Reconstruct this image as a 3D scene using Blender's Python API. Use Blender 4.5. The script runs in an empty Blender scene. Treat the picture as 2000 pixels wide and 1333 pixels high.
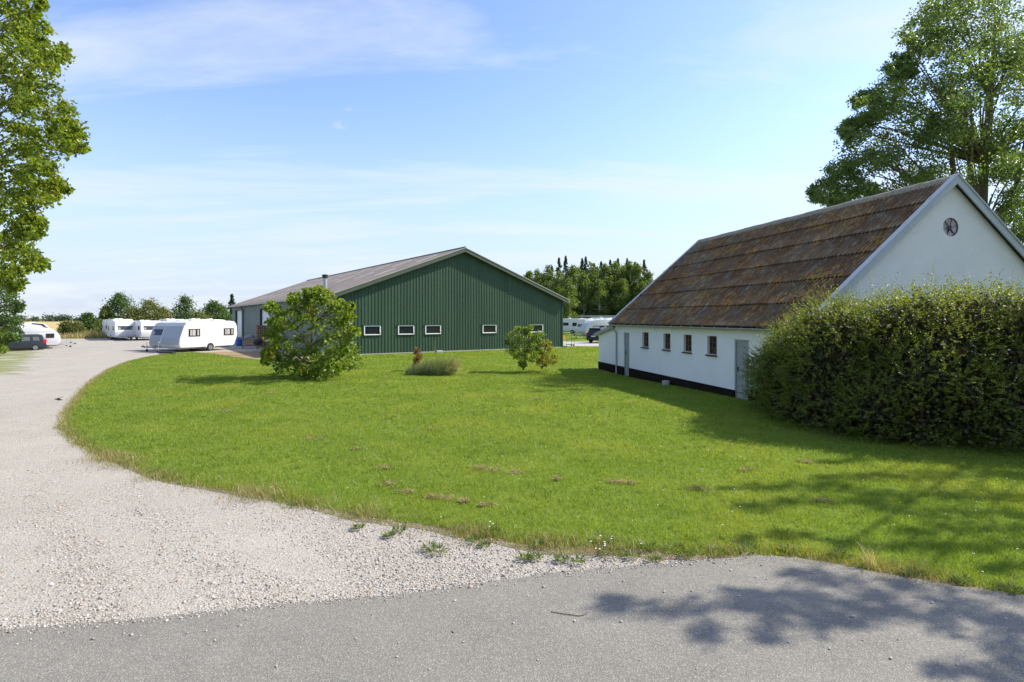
import bpy, bmesh, math, random
import numpy as np
from mathutils import Vector, Matrix
from mathutils.geometry import delaunay_2d_cdt

R = math.radians
rng = np.random.default_rng(7)
random.seed(7)
S = bpy.context.scene
COL = S.collection

# ------------------------------------------------------------------ camera
HORIZON, FPX, EYE = 622.0, 1111.1, 2.8
cam_d = bpy.data.cameras.new('camera')
cam_d.lens = 20.0; cam_d.sensor_width = 36.0
cam_d.shift_y = -(666.5 - HORIZON) / 2000.0
cam_d.clip_end = 6000
cam = bpy.data.objects.new('camera', cam_d)
cam.location = (0, 0, EYE); cam.rotation_euler = (R(90), 0, 0)
COL.objects.link(cam); S.camera = cam

# ------------------------------------------------------------------ sky and sun
SUN_AZ, SUN_EL = R(15.5), R(42)           # azimuth measured from +X towards +Y
SUNV = Vector((math.cos(SUN_AZ) * math.cos(SUN_EL), math.sin(SUN_AZ) * math.cos(SUN_EL), math.sin(SUN_EL)))
W = bpy.data.worlds.new('World'); S.world = W; W.use_nodes = True
nt = W.node_tree; nt.nodes.clear()
def N(tree, kind, **kw):
    n = tree.nodes.new(kind)
    for k, v in kw.items(): setattr(n, k, v)
    return n
out = N(nt, 'ShaderNodeOutputWorld'); bg = N(nt, 'ShaderNodeBackground')
sky = N(nt, 'ShaderNodeTexSky', sky_type='NISHITA', sun_disc=False)
sky.sun_elevation = SUN_EL; sky.sun_rotation = R(90) - SUN_AZ
sky.altitude = 0; sky.air_density = 1.0; sky.dust_density = 0.6; sky.ozone_density = 2.0
bg.inputs['Strength'].default_value = 0.15
tc = N(nt, 'ShaderNodeTexCoord'); sep = N(nt, 'ShaderNodeSeparateXYZ')
nt.links.new(tc.outputs['Generated'], sep.inputs[0])
def mth(op, a, b=None, c=None, clamp=False):
    n = N(nt, 'ShaderNodeMath', operation=op, use_clamp=clamp)
    for i, v in enumerate((a, b, c)):
        if v is None: continue
        if isinstance(v, (int, float)): n.inputs[i].default_value = v
        else: nt.links.new(v, n.inputs[i])
    return n.outputs[0]
zc = mth('MAXIMUM', sep.outputs['Z'], 0.0); zz = mth('ADD', zc, 0.12)
px_ = mth('DIVIDE', sep.outputs['X'], zz); py_ = mth('DIVIDE', sep.outputs['Y'], zz)
comb = N(nt, 'ShaderNodeCombineXYZ')
nt.links.new(px_, comb.inputs[0]); nt.links.new(py_, comb.inputs[1])
mp = N(nt, 'ShaderNodeMapping'); nt.links.new(comb.outputs[0], mp.inputs['Vector'])
mp.inputs['Rotation'].default_value = (0, 0, R(-14)); mp.inputs['Scale'].default_value = (0.42, 1.5, 1)
mp.inputs['Location'].default_value = (1.55, 0.25, 0)
n1 = N(nt, 'ShaderNodeTexNoise'); n1.inputs['Scale'].default_value = 1.1; n1.inputs['Detail'].default_value = 7
n1.inputs['Roughness'].default_value = 0.6; n1.inputs['Distortion'].default_value = 0.5
nt.links.new(mp.outputs[0], n1.inputs['Vector'])
r1 = N(nt, 'ShaderNodeMapRange'); r1.inputs['From Min'].default_value = 0.47; r1.inputs['From Max'].default_value = 0.74
r1.inputs['To Max'].default_value = 0.95
nt.links.new(n1.outputs['Fac'], r1.inputs['Value'])
# low cumulus along the horizon
mp2 = N(nt, 'ShaderNodeMapping'); nt.links.new(tc.outputs['Generated'], mp2.inputs['Vector'])
mp2.inputs['Scale'].default_value = (9, 9, 26); mp2.inputs['Location'].default_value = (1.3, 0.4, 0)
n2 = N(nt, 'ShaderNodeTexNoise'); n2.inputs['Scale'].default_value = 1.0; n2.inputs['Detail'].default_value = 6
nt.links.new(mp2.outputs[0], n2.inputs['Vector'])
lowm = N(nt, 'ShaderNodeMapRange'); lowm.inputs['From Min'].default_value = 0.085; lowm.inputs['From Max'].default_value = 0.0
lowm.inputs['To Min'].default_value = -0.22; lowm.inputs['To Max'].default_value = 0.15
nt.links.new(sep.outputs['Z'], lowm.inputs['Value'])
lowv = mth('ADD', n2.outputs['Fac'], lowm.outputs[0])
r2 = N(nt, 'ShaderNodeMapRange'); r2.inputs['From Min'].default_value = 0.47; r2.inputs['From Max'].default_value = 0.62
r2.inputs['To Max'].default_value = 0.9
nt.links.new(lowv, r2.inputs['Value'])
cl = mth('MAXIMUM', r1.outputs[0], r2.outputs[0])
hz_ = N(nt, 'ShaderNodeMapRange', interpolation_type='SMOOTHSTEP'); hz_.inputs['From Min'].default_value = 0.36; hz_.inputs['From Max'].default_value = -0.02
hz_.inputs['To Max'].default_value = 0.88; nt.links.new(sep.outputs['Z'], hz_.inputs['Value'])
mixh = N(nt, 'ShaderNodeMix', data_type='RGBA'); nt.links.new(hz_.outputs[0], mixh.inputs['Factor'])
tnt = N(nt, 'ShaderNodeMix', data_type='RGBA', blend_type='MULTIPLY'); tnt.inputs['Factor'].default_value = 1.0; nt.links.new(sky.outputs[0], tnt.inputs['A']); tnt.inputs['B'].default_value = (0.79, 0.785, 0.88, 1); nt.links.new(tnt.outputs['Result'], mixh.inputs['A'])
mixh.inputs['B'].default_value = (1.98, 2.27, 2.85, 1)
mixc = N(nt, 'ShaderNodeMix', data_type='RGBA')
nt.links.new(cl, mixc.inputs['Factor']); nt.links.new(mixh.outputs['Result'], mixc.inputs['A'])
mixc.inputs['B'].default_value = (2.75, 2.95, 3.15, 1)
nt.links.new(mixc.outputs['Result'], bg.inputs['Color']); nt.links.new(bg.outputs[0], out.inputs[0])

sun_d = bpy.data.lights.new('sun', 'SUN'); sun_d.energy = 3.7; sun_d.angle = R(0.5); sun_d.color = (1.0, 0.93, 0.82)
sun = bpy.data.objects.new('sun', sun_d); sun.rotation_euler = (-SUNV).to_track_quat('-Z', 'Y').to_euler()
sun.location = (20, 10, 30); COL.objects.link(sun)

S.view_settings.view_transform = 'Standard'; S.view_settings.look = 'None'
S.view_settings.exposure = 1.1; S.view_settings.gamma = 1.0; S.view_settings.use_curve_mapping = False
S.render.engine = 'CYCLES'; S.cycles.use_denoising = True
S.cycles.max_bounces = 8; S.cycles.diffuse_bounces = 5; S.cycles.transparent_max_bounces = 8

# ------------------------------------------------------------------ helpers
def ground(x, y):
    x = np.asarray(x, float); y = np.asarray(y, float)
    return (-0.24 * np.exp(-((x - 6) ** 2 + (y - 31) ** 2) / 72.0)
            - 0.62 * np.exp(-((x + 54) ** 2 + (y - 59) ** 2) / 128.0))
def G(x, y): return float(ground(x, y))
def px(x, y, z=0.0):
    d = (EYE - z) * FPX / (y - HORIZON)
    return ((x - 1000) / FPX * d, d)
def at(x, y, d): return Vector(((x - 1000) / FPX * d, d, EYE - (y - HORIZON) / FPX * d))

def tag(o, label=None, cat=None, group=None, kind=None):
    if label: o['label'] = label
    if cat: o['category'] = cat
    if group: o['group'] = group
    if kind: o['kind'] = kind
    return o
def empty(name, loc=(0, 0, 0), rz=0.0):
    o = bpy.data.objects.new(name, None); COL.objects.link(o)
    o.location = loc; o.rotation_euler = (0, 0, rz); o.empty_display_size = 0.2
    return o
def link(name, me, mat=None, parent=None, smooth=False):
    o = bpy.data.objects.new(name, me); COL.objects.link(o)
    if mat is not None:
        for m in (mat if isinstance(mat, (list, tuple)) else [mat]): me.materials.append(m)
    if parent is not None: o.parent = parent
    if smooth: me.shade_smooth()
    return o
def np_mesh(name, verts, tris, mat=None, parent=None):
    verts = np.asarray(verts, np.float32); tris = np.asarray(tris, np.int32)
    me = bpy.data.meshes.new(name); k = tris.shape[1]
    me.vertices.add(len(verts)); me.vertices.foreach_set('co', verts.ravel())
    me.loops.add(tris.size); me.loops.foreach_set('vertex_index', tris.ravel())
    me.polygons.add(len(tris)); me.polygons.foreach_set('loop_start', np.arange(0, tris.size, k, dtype=np.int32))
    me.update(calc_edges=True)
    return link(name, me, mat, parent)
def copy_tree(o, parent=None):
    c = o.copy(); COL.objects.link(c)
    if parent is not None: c.parent = parent
    for ch in list(o.children): copy_tree(ch, c)
    return c

class MB:
    """collects simple solids, then links them as one mesh object"""
    def __init__(s): s.v = []; s.f = []
    def add(s, v, f):
        b = len(s.v); s.v += [tuple(p) for p in v]; s.f += [tuple(i + b for i in q) for q in f]; return s
    def box(s, x0, x1, y0, y1, z0, z1):
        v = [(x0, y0, z0), (x1, y0, z0), (x1, y1, z0), (x0, y1, z0), (x0, y0, z1), (x1, y0, z1), (x1, y1, z1), (x0, y1, z1)]
        return s.add(v, [(3, 2, 1, 0), (4, 5, 6, 7), (0, 1, 5, 4), (1, 2, 6, 5), (2, 3, 7, 6), (3, 0, 4, 7)])
    def quad(s, a, b, c, d): return s.add([a, b, c, d], [(0, 1, 2, 3)])
    def bar(s, a, b, w, h=None, up=(0, 0, 1)):
        a = Vector(a); b = Vector(b); h = h or w; d = (b - a).normalized(); u = Vector(up)
        if abs(d.dot(u)) > 0.98: u = Vector((0, 1, 0))
        sx = d.cross(u).normalized() * w / 2; sz = sx.cross(d).normalized() * h / 2
        v = [a - sx - sz, a + sx - sz, a + sx + sz, a - sx + sz, b - sx - sz, b + sx - sz, b + sx + sz, b - sx + sz]
        return s.add(v, [(3, 2, 1, 0), (4, 5, 6, 7), (0, 1, 5, 4), (1, 2, 6, 5), (2, 3, 7, 6), (3, 0, 4, 7)])
    def tube(s, pts, rad, n=8, cap=True):
        pts = [Vector(p) for p in pts]; m = len(pts)
        if not hasattr(rad, '__len__'): rad = [rad] * m
        v = []; f = []
        for i, p in enumerate(pts):
            d = (pts[min(i + 1, m - 1)] - pts[max(i - 1, 0)]).normalized()
            u = Vector((0, 0, 1)) if abs(d.z) < 0.95 else Vector((1, 0, 0))
            a = d.cross(u).normalized(); b = a.cross(d)
            for k in range(n):
                t = 2 * math.pi * k / n; v.append(p + (a * math.cos(t) + b * math.sin(t)) * rad[i])
        for i in range(m - 1):
            for k in range(n):
                k2 = (k + 1) % n; f.append((i * n + k, i * n + k2, (i + 1) * n + k2, (i + 1) * n + k))
        if cap: f.append(tuple(range(n))); f.append(tuple(reversed(range((m - 1) * n, m * n))))
        return s.add(v, f)
    def lathe(s, prof, c=(0, 0, 0), axis='z', n=20):
        v = []; f = []; m = len(prof)
        for (r, h) in prof:
            for k in range(n):
                t = 2 * math.pi * k / n; a, b = r * math.cos(t), r * math.sin(t)
                p = {'z': (a, b, h), 'y': (a, h, b), 'x': (h, a, b)}[axis]
                v.append((p[0] + c[0], p[1] + c[1], p[2] + c[2]))
        for i in range(m - 1):
            for k in range(n):
                k2 = (k + 1) % n; f.append((i * n + k, i * n + k2, (i + 1) * n + k2, (i + 1) * n + k))
        f.append(tuple(reversed(range(n)))); f.append(tuple(range((m - 1) * n, m * n)))
        return s.add(v, f)
    def prism_y(s, prof, y0, y1):
        m = len(prof); v = [(x, y0, z) for x, z in prof] + [(x, y1, z) for x, z in prof]
        f = [tuple(range(m)), tuple(reversed(range(m, 2 * m)))]
        for i in range(m):
            j = (i + 1) % m; f.append((j, i, i + m, j + m))
        return s.add(v, f)
    def build(s, name, mat=None, parent=None, smooth=False, bevel=0.0, seg=2, angle=35):
        me = bpy.data.meshes.new(name); me.from_pydata(s.v, [], s.f); me.update()
        bm = bmesh.new(); bm.from_mesh(me); bmesh.ops.recalc_face_normals(bm, faces=bm.faces)
        if bevel > 0:
            ed = [e for e in bm.edges if len(e.link_faces) == 2 and e.calc_face_angle(0) > R(30)]
            bmesh.ops.bevel(bm, geom=ed, offset=bevel, segments=seg, profile=0.6, affect='EDGES', clamp_overlap=True)
        bm.to_mesh(me); bm.free()
        o = link(name, me, mat, parent)
        if smooth:
            me.shade_smooth()
            try: me.set_sharp_from_angle(angle=R(angle))
            except Exception: pass
        return o

# ------------------------------------------------------------------ materials
def mat(name, base=(0.5, 0.5, 0.5), rough=0.7, metal=0.0, spec=0.4):
    m = bpy.data.materials.new(name); m.use_nodes = True
    b = m.node_tree.nodes['Principled BSDF']
    b.inputs['Base Color'].default_value = (*base, 1); b.inputs['Roughness'].default_value = rough
    b.inputs['Metallic'].default_value = metal; b.inputs['Specular IOR Level'].default_value = spec
    return m
def ramp(t, stops, fac=None):
    r = N(t, 'ShaderNodeValToRGB'); e = r.color_ramp.elements
    while len(e) < len(stops): e.new(0.5)
    for i, (p, c) in enumerate(stops): e[i].position = p; e[i].color = (*c, 1) if len(c) == 3 else c
    if fac is not None: t.links.new(fac, r.inputs[0])
    return r.outputs[0]
def noise(t, scale, detail=4, rough=0.55, vec=None, dist=0.0):
    n = N(t, 'ShaderNodeTexNoise'); n.inputs['Scale'].default_value = scale
    n.inputs['Detail'].default_value = detail; n.inputs['Roughness'].default_value = rough; n.inputs['Distortion'].default_value = dist
    if vec is not None: t.links.new(vec, n.inputs['Vector'])
    return n.outputs['Fac']
def mixrgb(t, fac, a, b, mode='MIX'):
    n = N(t, 'ShaderNodeMix', data_type='RGBA', blend_type=mode)
    for k, v in (('Factor', fac), ('A', a), ('B', b)):
        if isinstance(v, (int, float)): n.inputs[k].default_value = v
        elif isinstance(v, tuple): n.inputs[k].default_value = (*v, 1)
        else: t.links.new(v, n.inputs[k])
    return n.outputs['Result']
def rng_map(t, v, a, b, c=0.0, d=1.0):
    n = N(t, 'ShaderNodeMapRange'); t.links.new(v, n.inputs['Value'])
    for k, x in zip(('From Min', 'From Max', 'To Min', 'To Max'), (a, b, c, d)): n.inputs[k].default_value = x
    return n.outputs[0]
def bump(t, h, strength, dist, bsdf):
    n = N(t, 'ShaderNodeBump'); n.inputs['Strength'].default_value = strength; n.inputs['Distance'].default_value = dist
    t.links.new(h, n.inputs['Height']); t.links.new(n.outputs[0], bsdf.inputs['Normal'])
def pos(t): return N(t, 'ShaderNodeNewGeometry').outputs['Position']
def objco(t): return N(t, 'ShaderNodeTexCoord').outputs['Object']
def vstretch(t, p):
    m = N(t, 'ShaderNodeMapping'); m.inputs['Scale'].default_value = (1.6, 1.6, 0.12); t.links.new(p, m.inputs[0]); return m.outputs[0]
def P(m): return m.node_tree.nodes['Principled BSDF']

def weathered(name, base, var=0.12, rough=0.6, scale=1.5, fine=30, spec=0.35, bmp=0.0, metal=0.0):
    m = mat(name, base, rough, metal, spec); t = m.node_tree; b = P(m); p = pos(t)
    lo = tuple(c * (1 - var) for c in base); hi = tuple(min(1, c * (1 + var * 0.7)) for c in base)
    c = ramp(t, [(0.3, lo), (0.7, hi)], noise(t, scale, 5, 0.6, p))
    c = mixrgb(t, rng_map(t, noise(t, fine, 3, 0.6, p), 0.35, 0.75, 0, 0.25), c, lo)
    t.links.new(c, b.inputs['Base Color'])
    if bmp: bump(t, noise(t, fine, 4, 0.6, p), bmp, 0.02, b)
    return m

def leaf_mat(name, cols, transl=0.4, rough=0.5, patch=None, patch_scale=0.8, patch_lo=0.55, patch_hi=0.75):
    m = bpy.data.materials.new(name); m.use_nodes = True; t = m.node_tree; b = P(m)
    geo = N(t, 'ShaderNodeNewGeometry')
    c = ramp(t, [(i / (len(cols) - 1), col) for i, col in enumerate(cols)], geo.outputs['Random Per Island'])
    if patch is not None:
        c = mixrgb(t, rng_map(t, noise(t, patch_scale, 2, 0.5, geo.outputs['Position']), patch_lo, patch_hi, 0, 0.85), c, patch)
    t.links.new(c, b.inputs['Base Color']); b.inputs['Roughness'].default_value = rough
    b.inputs['Specular IOR Level'].default_value = 0.35
    tr = N(t, 'ShaderNodeBsdfTranslucent')
    c2 = mixrgb(t, 1.0, c, (1.5, 1.45, 0.55), 'MULTIPLY'); t.links.new(c2, tr.inputs['Color'])
    mx = N(t, 'ShaderNodeMixShader'); mx.inputs[0].default_value = transl
    t.links.new(b.outputs[0], mx.inputs[1]); t.links.new(tr.outputs[0], mx.inputs[2])
    t.links.new(mx.outputs[0], t.nodes['Material Output'].inputs[0])
    return m

def glass_mat(name, tint=(0.02, 0.025, 0.03), clear=0.5):
    m = bpy.data.materials.new(name); m.use_nodes = True; t = m.node_tree; b = P(m)
    b.inputs['Base Color'].default_value = (*tint, 1); b.inputs['Roughness'].default_value = 0.03
    b.inputs['Specular IOR Level'].default_value = 0.6
    tr = N(t, 'ShaderNodeBsdfTransparent'); tr.inputs[0].default_value = (0.75, 0.8, 0.8, 1)
    mx = N(t, 'ShaderNodeMixShader'); mx.inputs[0].default_value = clear
    t.links.new(b.outputs[0], mx.inputs[1]); t.links.new(tr.outputs[0], mx.inputs[2])
    t.links.new(mx.outputs[0], t.nodes['Material Output'].inputs[0])
    return m

M = {}
def build_materials():
    # lawn soil and thatch below the blades
    m = mat('lawn', rough=0.9, spec=0.1); t = m.node_tree; b = P(m); p = pos(t)
    c = ramp(t, [(0.3, (0.11, 0.165, 0.018)), (0.5, (0.155, 0.215, 0.026)), (0.72, (0.205, 0.25, 0.035))], noise(t, 0.35, 6, 0.65, p))
    c = mixrgb(t, rng_map(t, noise(t, 9, 5, 0.7, p), 0.4, 0.75, 0, 0.6), c, (0.06, 0.105, 0.016))
    c = mixrgb(t, rng_map(t, noise(t, 1.7, 3, 0.6, p), 0.64, 0.74, 0, 0.5), c, (0.17, 0.15, 0.06))
    t.links.new(c, b.inputs['Base Color']); bump(t, noise(t, 40, 4, 0.7, p), 0.8, 0.03, b); M['lawn'] = m
    # rough pasture around
    m = mat('pasture', rough=0.95, spec=0.1); t = m.node_tree; b = P(m); p = pos(t)
    c = ramp(t, [(0.32, (0.09, 0.13, 0.03)), (0.5, (0.15, 0.17, 0.045)), (0.68, (0.25, 0.21, 0.08))], noise(t, 0.12, 6, 0.65, p))
    c = mixrgb(t, rng_map(t, noise(t, 4, 5, 0.7, p), 0.4, 0.75, 0, 0.5), c, (0.08, 0.10, 0.025))
    t.links.new(c, b.inputs['Base Color']); bump(t, noise(t, 6, 4, 0.7, p), 0.7, 0.15, b); M['pasture'] = m
    # ripe field
    m = mat('ripe_field', rough=0.95, spec=0.1); t = m.node_tree; b = P(m); p = pos(t)
    t.links.new(ramp(t, [(0.3, (0.36, 0.27, 0.11)), (0.7, (0.46, 0.36, 0.17))], noise(t, 0.05, 5, 0.6, p)), b.inputs['Base Color']); M['field'] = m
    # gravel
    m = mat('gravel', rough=0.9, spec=0.2); t = m.node_tree; b = P(m); p = pos(t)
    vo = N(t, 'ShaderNodeTexVoronoi'); vo.inputs['Scale'].default_value = 48; t.links.new(p, vo.inputs['Vector'])
    sp = N(t, 'ShaderNodeSeparateColor'); t.links.new(vo.outputs['Color'], sp.inputs[0])
    stone = ramp(t, [(0.0, (0.14, 0.13, 0.112)), (0.25, (0.265, 0.246, 0.212)), (0.6, (0.365, 0.332, 0.282)), (0.85, (0.44, 0.405, 0.355)), (1.0, (0.265, 0.205, 0.15))], sp.outputs[0])
    dust = ramp(t, [(0.35, (0.305, 0.277, 0.234)), (0.65, (0.385, 0.353, 0.304))], noise(t, 0.5, 6, 0.6, p))
    c = mixrgb(t, rng_map(t, noise(t, 0.9, 4, 0.6, p), 0.35, 0.65, 0.15, 0.75), stone, dust)
    # worn wheel tracks, thin weeds far to the left side
    gx = N(t, 'ShaderNodeSeparateXYZ'); t.links.new(p, gx.inputs[0])
    mpw = N(t, 'ShaderNodeMapping'); mpw.inputs['Scale'].default_value = (0.45, 0.9, 1); t.links.new(p, mpw.inputs[0])
    wn = noise(t, 1.0, 5, 0.65, mpw.outputs[0])
    ly_ = N(t, 'ShaderNodeMath', operation='MULTIPLY_ADD'); t.links.new(gx.outputs['Y'], ly_.inputs[0]); ly_.inputs[1].default_value = 0.80; t.links.new(gx.outputs['X'], ly_.inputs[2])
    sd_ = rng_map(t, ly_.outputs[0], 1.5, -2.5, -0.4, 0.10); yy_ = rng_map(t, gx.outputs['Y'], 20, 30, -0.4, 0.0)
    sm_ = N(t, 'ShaderNodeMath', operation='ADD'); t.links.new(sd_, sm_.inputs[0]); t.links.new(yy_, sm_.inputs[1]); side = sm_.outputs[0]
    ws = N(t, 'ShaderNodeMath', operation='ADD'); t.links.new(wn, ws.inputs[0]); t.links.new(side, ws.inputs[1])
    c = mixrgb(t, rng_map(t, ws.outputs[0], 0.50, 0.60, 0, 0.85), c, (0.17, 0.19, 0.05))
    t.links.new(c, b.inputs['Base Color'])
    bump(t, vo.outputs['Distance'], 0.7, 0.012, b); M['gravel'] = m
    # stones (loose)
    m = mat('stone', rough=0.85, spec=0.25); t = m.node_tree; b = P(m); g = N(t, 'ShaderNodeNewGeometry')
    t.links.new(ramp(t, [(0.0, (0.15, 0.135, 0.12)), (0.12, (0.23, 0.205, 0.175)), (0.3, (0.335, 0.31, 0.268)), (0.55, (0.405, 0.38, 0.338)), (0.8, (0.53, 0.495, 0.45)), (0.93, (0.32, 0.22, 0.15)), (1.0, (0.20, 0.19, 0.19))], g.outputs['Random Per Island']), b.inputs['Base Color']); M['stone'] = m
    # asphalt
    m = mat('asphalt', rough=0.85, spec=0.3); t = m.node_tree; b = P(m); p = pos(t)
    vo = N(t, 'ShaderNodeTexVoronoi'); vo.inputs['Scale'].default_value = 110; t.links.new(p, vo.inputs['Vector'])
    sp = N(t, 'ShaderNodeSeparateColor'); t.links.new(vo.outputs['Color'], sp.inputs[0])
    c = ramp(t, [(0.0, (0.085, 0.081, 0.075)), (0.35, (0.166, 0.156, 0.134)), (0.8, (0.219, 0.206, 0.176)), (0.95, (0.375, 0.352, 0.30))], sp.outputs[0])
    c = mixrgb(t, 0.45, c, ramp(t, [(0.3, (0.143, 0.135, 0.115)), (0.7, (0.229, 0.215, 0.183))], noise(t, 1.1, 6, 0.65, p)))
    c = mixrgb(t, rng_map(t, noise(t, 0.55, 4, 0.6, p), 0.6, 0.75, 0, 0.35), c, (0.27, 0.25, 0.22))
    t.links.new(c, b.inputs['Base Color']); bump(t, vo.outputs['Distance'], 0.55, 0.006, b); M['asphalt'] = m
    # bare soil with chips
    m = mat('bare_soil', rough=0.95, spec=0.1); t = m.node_tree; b = P(m); p = pos(t)
    t.links.new(ramp(t, [(0.3, (0.20, 0.14, 0.08)), (0.7, (0.33, 0.25, 0.15))], noise(t, 3, 6, 0.7, p)), b.inputs['Base Color']); M['soil'] = m
    m = mat('verge_soil', rough=0.95, spec=0.1); t = m.node_tree; b = P(m); p = pos(t)
    c = ramp(t, [(0.25, (0.13, 0.10, 0.065)), (0.5, (0.20, 0.165, 0.10)), (0.62, (0.16, 0.17, 0.06)), (0.8, (0.30, 0.26, 0.20))], noise(t, 9, 6, 0.75, p))
    t.links.new(c, b.inputs['Base Color']); bump(t, noise(t, 50, 4, 0.7, p), 0.8, 0.02, b); M['verge'] = m
    M['yard'] = weathered('yard_paving', (0.36, 0.345, 0.32), 0.15, 0.9, 0.4, 20)
    # grass blades
    M['blade'] = leaf_mat('grass_blade', [(0.105, 0.18, 0.016), (0.15, 0.235, 0.022), (0.195, 0.275, 0.030), (0.26, 0.32, 0.055)], 0.48, 0.45,
                          patch=(0.29, 0.31, 0.05), patch_scale=0.45, patch_lo=0.48, patch_hi=0.68)
    M['tuft'] = leaf_mat('coarse_grass_blade', [(0.09, 0.165, 0.022), (0.13, 0.215, 0.035), (0.20, 0.27, 0.06)], 0.45, 0.35)
    M['margin'] = leaf_mat('margin_grass_blade', [(0.12, 0.17, 0.025), (0.19, 0.22, 0.04), (0.30, 0.26, 0.09)], 0.4, 0.5)
    t = M['blade'].node_tree; bs = P(M['blade']); src = bs.inputs['Base Color'].links[0].from_socket
    mw = N(t, 'ShaderNodeMapping'); mw.inputs['Location'].default_value = (-3, -16, 0); mw.inputs['Scale'].default_value = (1, .62, 0); t.links.new(pos(t), mw.inputs[0])
    wv_ = N(t, 'ShaderNodeTexWave', wave_type='RINGS', rings_direction='SPHERICAL'); wv_.inputs['Scale'].default_value = 0.16; wv_.inputs['Distortion'].default_value = 2.2; wv_.inputs['Detail'].default_value = 2; wv_.inputs['Detail Scale'].default_value = .5; t.links.new(mw.outputs[0], wv_.inputs['Vector'])
    cc_ = mixrgb(t, rng_map(t, wv_.outputs['Fac'], .2, .9, 0, .55), src, (0.19, 0.235, 0.04)); t.links.new(cc_, bs.inputs['Base Color'])
    M['dry_blade'] = leaf_mat('dry_grass', [(0.16, 0.19, 0.05), (0.32, 0.26, 0.12), (0.42, 0.34, 0.19)], 0.35, 0.6)
    M['weed'] = leaf_mat('weed_leaf', [(0.07, 0.12, 0.03), (0.13, 0.18, 0.04), (0.20, 0.22, 0.06)], 0.35, 0.5)
    M['thatch'] = leaf_mat('dead_clippings', [(0.22, 0.15, 0.08), (0.34, 0.25, 0.14), (0.40, 0.30, 0.18)], 0.2, 0.8)
    M['petal'] = mat('white_petal', (0.80, 0.80, 0.76), 0.6)
    # foliage
    M['poplar'] = leaf_mat('poplar_leaf', [(0.09, 0.145, 0.02), (0.155, 0.215, 0.025), (0.235, 0.28, 0.035)], 0.55, 0.34, patch=(0.23, 0.255, 0.03), patch_scale=0.5)
    M['poplar_dark'] = leaf_mat('tall_tree_leaf', [(0.07, 0.12, 0.042), (0.11, 0.17, 0.055), (0.15, 0.21, 0.065)], 0.48, 0.4, patch=(0.13, 0.19, 0.05), patch_scale=0.35)
    M['hedge'] = leaf_mat('hedge_leaf', [(0.055, 0.09, 0.022), (0.105, 0.16, 0.026), (0.18, 0.22, 0.034), (0.21, 0.185, 0.05)], 0.5, 0.42, patch=(0.19, 0.22, 0.04), patch_scale=0.9, patch_lo=0.5, patch_hi=0.7)
    M['hedge_deep'] = leaf_mat('hedge_inner_leaf', [(0.04, 0.05, 0.02), (0.07, 0.08, 0.026), (0.10, 0.08, 0.036)], 0.25, 0.6)  # inner leaves coloured darker to paint in the shade of the hedge gaps
    M['magnolia'] = leaf_mat('broad_leaf', [(0.085, 0.155, 0.02), (0.15, 0.22, 0.025), (0.22, 0.275, 0.04)], 0.48, 0.45, patch=(0.28, 0.26, 0.03), patch_scale=1.1, patch_lo=0.58, patch_hi=0.75)
    M['shrub'] = leaf_mat('shrub_leaf', [(0.095, 0.165, 0.02), (0.16, 0.23, 0.03), (0.23, 0.28, 0.04)], 0.48, 0.4)
    M['shrub_yellow'] = leaf_mat('yellow_shrub_leaf', [(0.16, 0.21, 0.02), (0.26, 0.27, 0.03), (0.32, 0.27, 0.05)], 0.42, 0.4)
    M['shrub_red'] = leaf_mat('russet_leaf', [(0.12, 0.10, 0.03), (0.22, 0.11, 0.05), (0.28, 0.14, 0.06)], 0.35, 0.45)
    M['blue_grass'] = leaf_mat('blue_green_blade', [(0.14, 0.19, 0.12), (0.20, 0.25, 0.14), (0.27, 0.29, 0.15)], 0.4, 0.5)
    M['straw'] = leaf_mat('straw_stalk', [(0.42, 0.37, 0.18), (0.52, 0.46, 0.24)], 0.3, 0.6)
    M['birch'] = leaf_mat('birch_leaf', [(0.075, 0.12, 0.03), (0.12, 0.175, 0.04), (0.175, 0.225, 0.05)], 0.45, 0.5)
    M['spruce'] = leaf_mat('spruce_needle', [(0.03, 0.055, 0.024), (0.05, 0.085, 0.032), (0.07, 0.11, 0.04)], 0.15, 0.6)
    M['dense'] = leaf_mat('dense_leaf', [(0.045, 0.095, 0.025), (0.07, 0.13, 0.03), (0.10, 0.16, 0.035)], 0.35, 0.5)
    M['olive'] = leaf_mat('olive_leaf', [(0.085, 0.12, 0.03), (0.14, 0.17, 0.04), (0.20, 0.19, 0.06)], 0.35, 0.5)
    M['far_leaf'] = leaf_mat('distant_leaf', [(0.06, 0.085, 0.06), (0.085, 0.11, 0.075)], 0.2, 0.7)
    M['bark'] = weathered('bark', (0.17, 0.135, 0.095), 0.35, 0.9, 3, 14, 0.2, 0.6)
    M['birch_bark'] = weathered('birch_bark', (0.5, 0.47, 0.42), 0.4, 0.8, 2, 8)
    # painted brick walls
    def brickwall(name, base, lo):
        m = mat(name, base, 0.75, 0, 0.25); t = m.node_tree; b = P(m); o = objco(t)
        s = N(t, 'ShaderNodeSeparateXYZ'); t.links.new(o, s.inputs[0])
        ad = N(t, 'ShaderNodeMath', operation='ADD'); t.links.new(s.outputs[0], ad.inputs[0]); t.links.new(s.outputs[1], ad.inputs[1])
        cb = N(t, 'ShaderNodeCombineXYZ'); t.links.new(ad.outputs[0], cb.inputs[0]); t.links.new(s.outputs[2], cb.inputs[1])
        br = N(t, 'ShaderNodeTexBrick'); t.links.new(cb.outputs[0], br.inputs['Vector'])
        br.inputs['Scale'].default_value = 1.0; br.inputs['Brick Width'].default_value = 0.24; br.inputs['Row Height'].default_value = 0.067
        br.inputs['Mortar Size'].default_value = 0.006; br.inputs['Mortar Smooth'].default_value = 0.6
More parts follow.
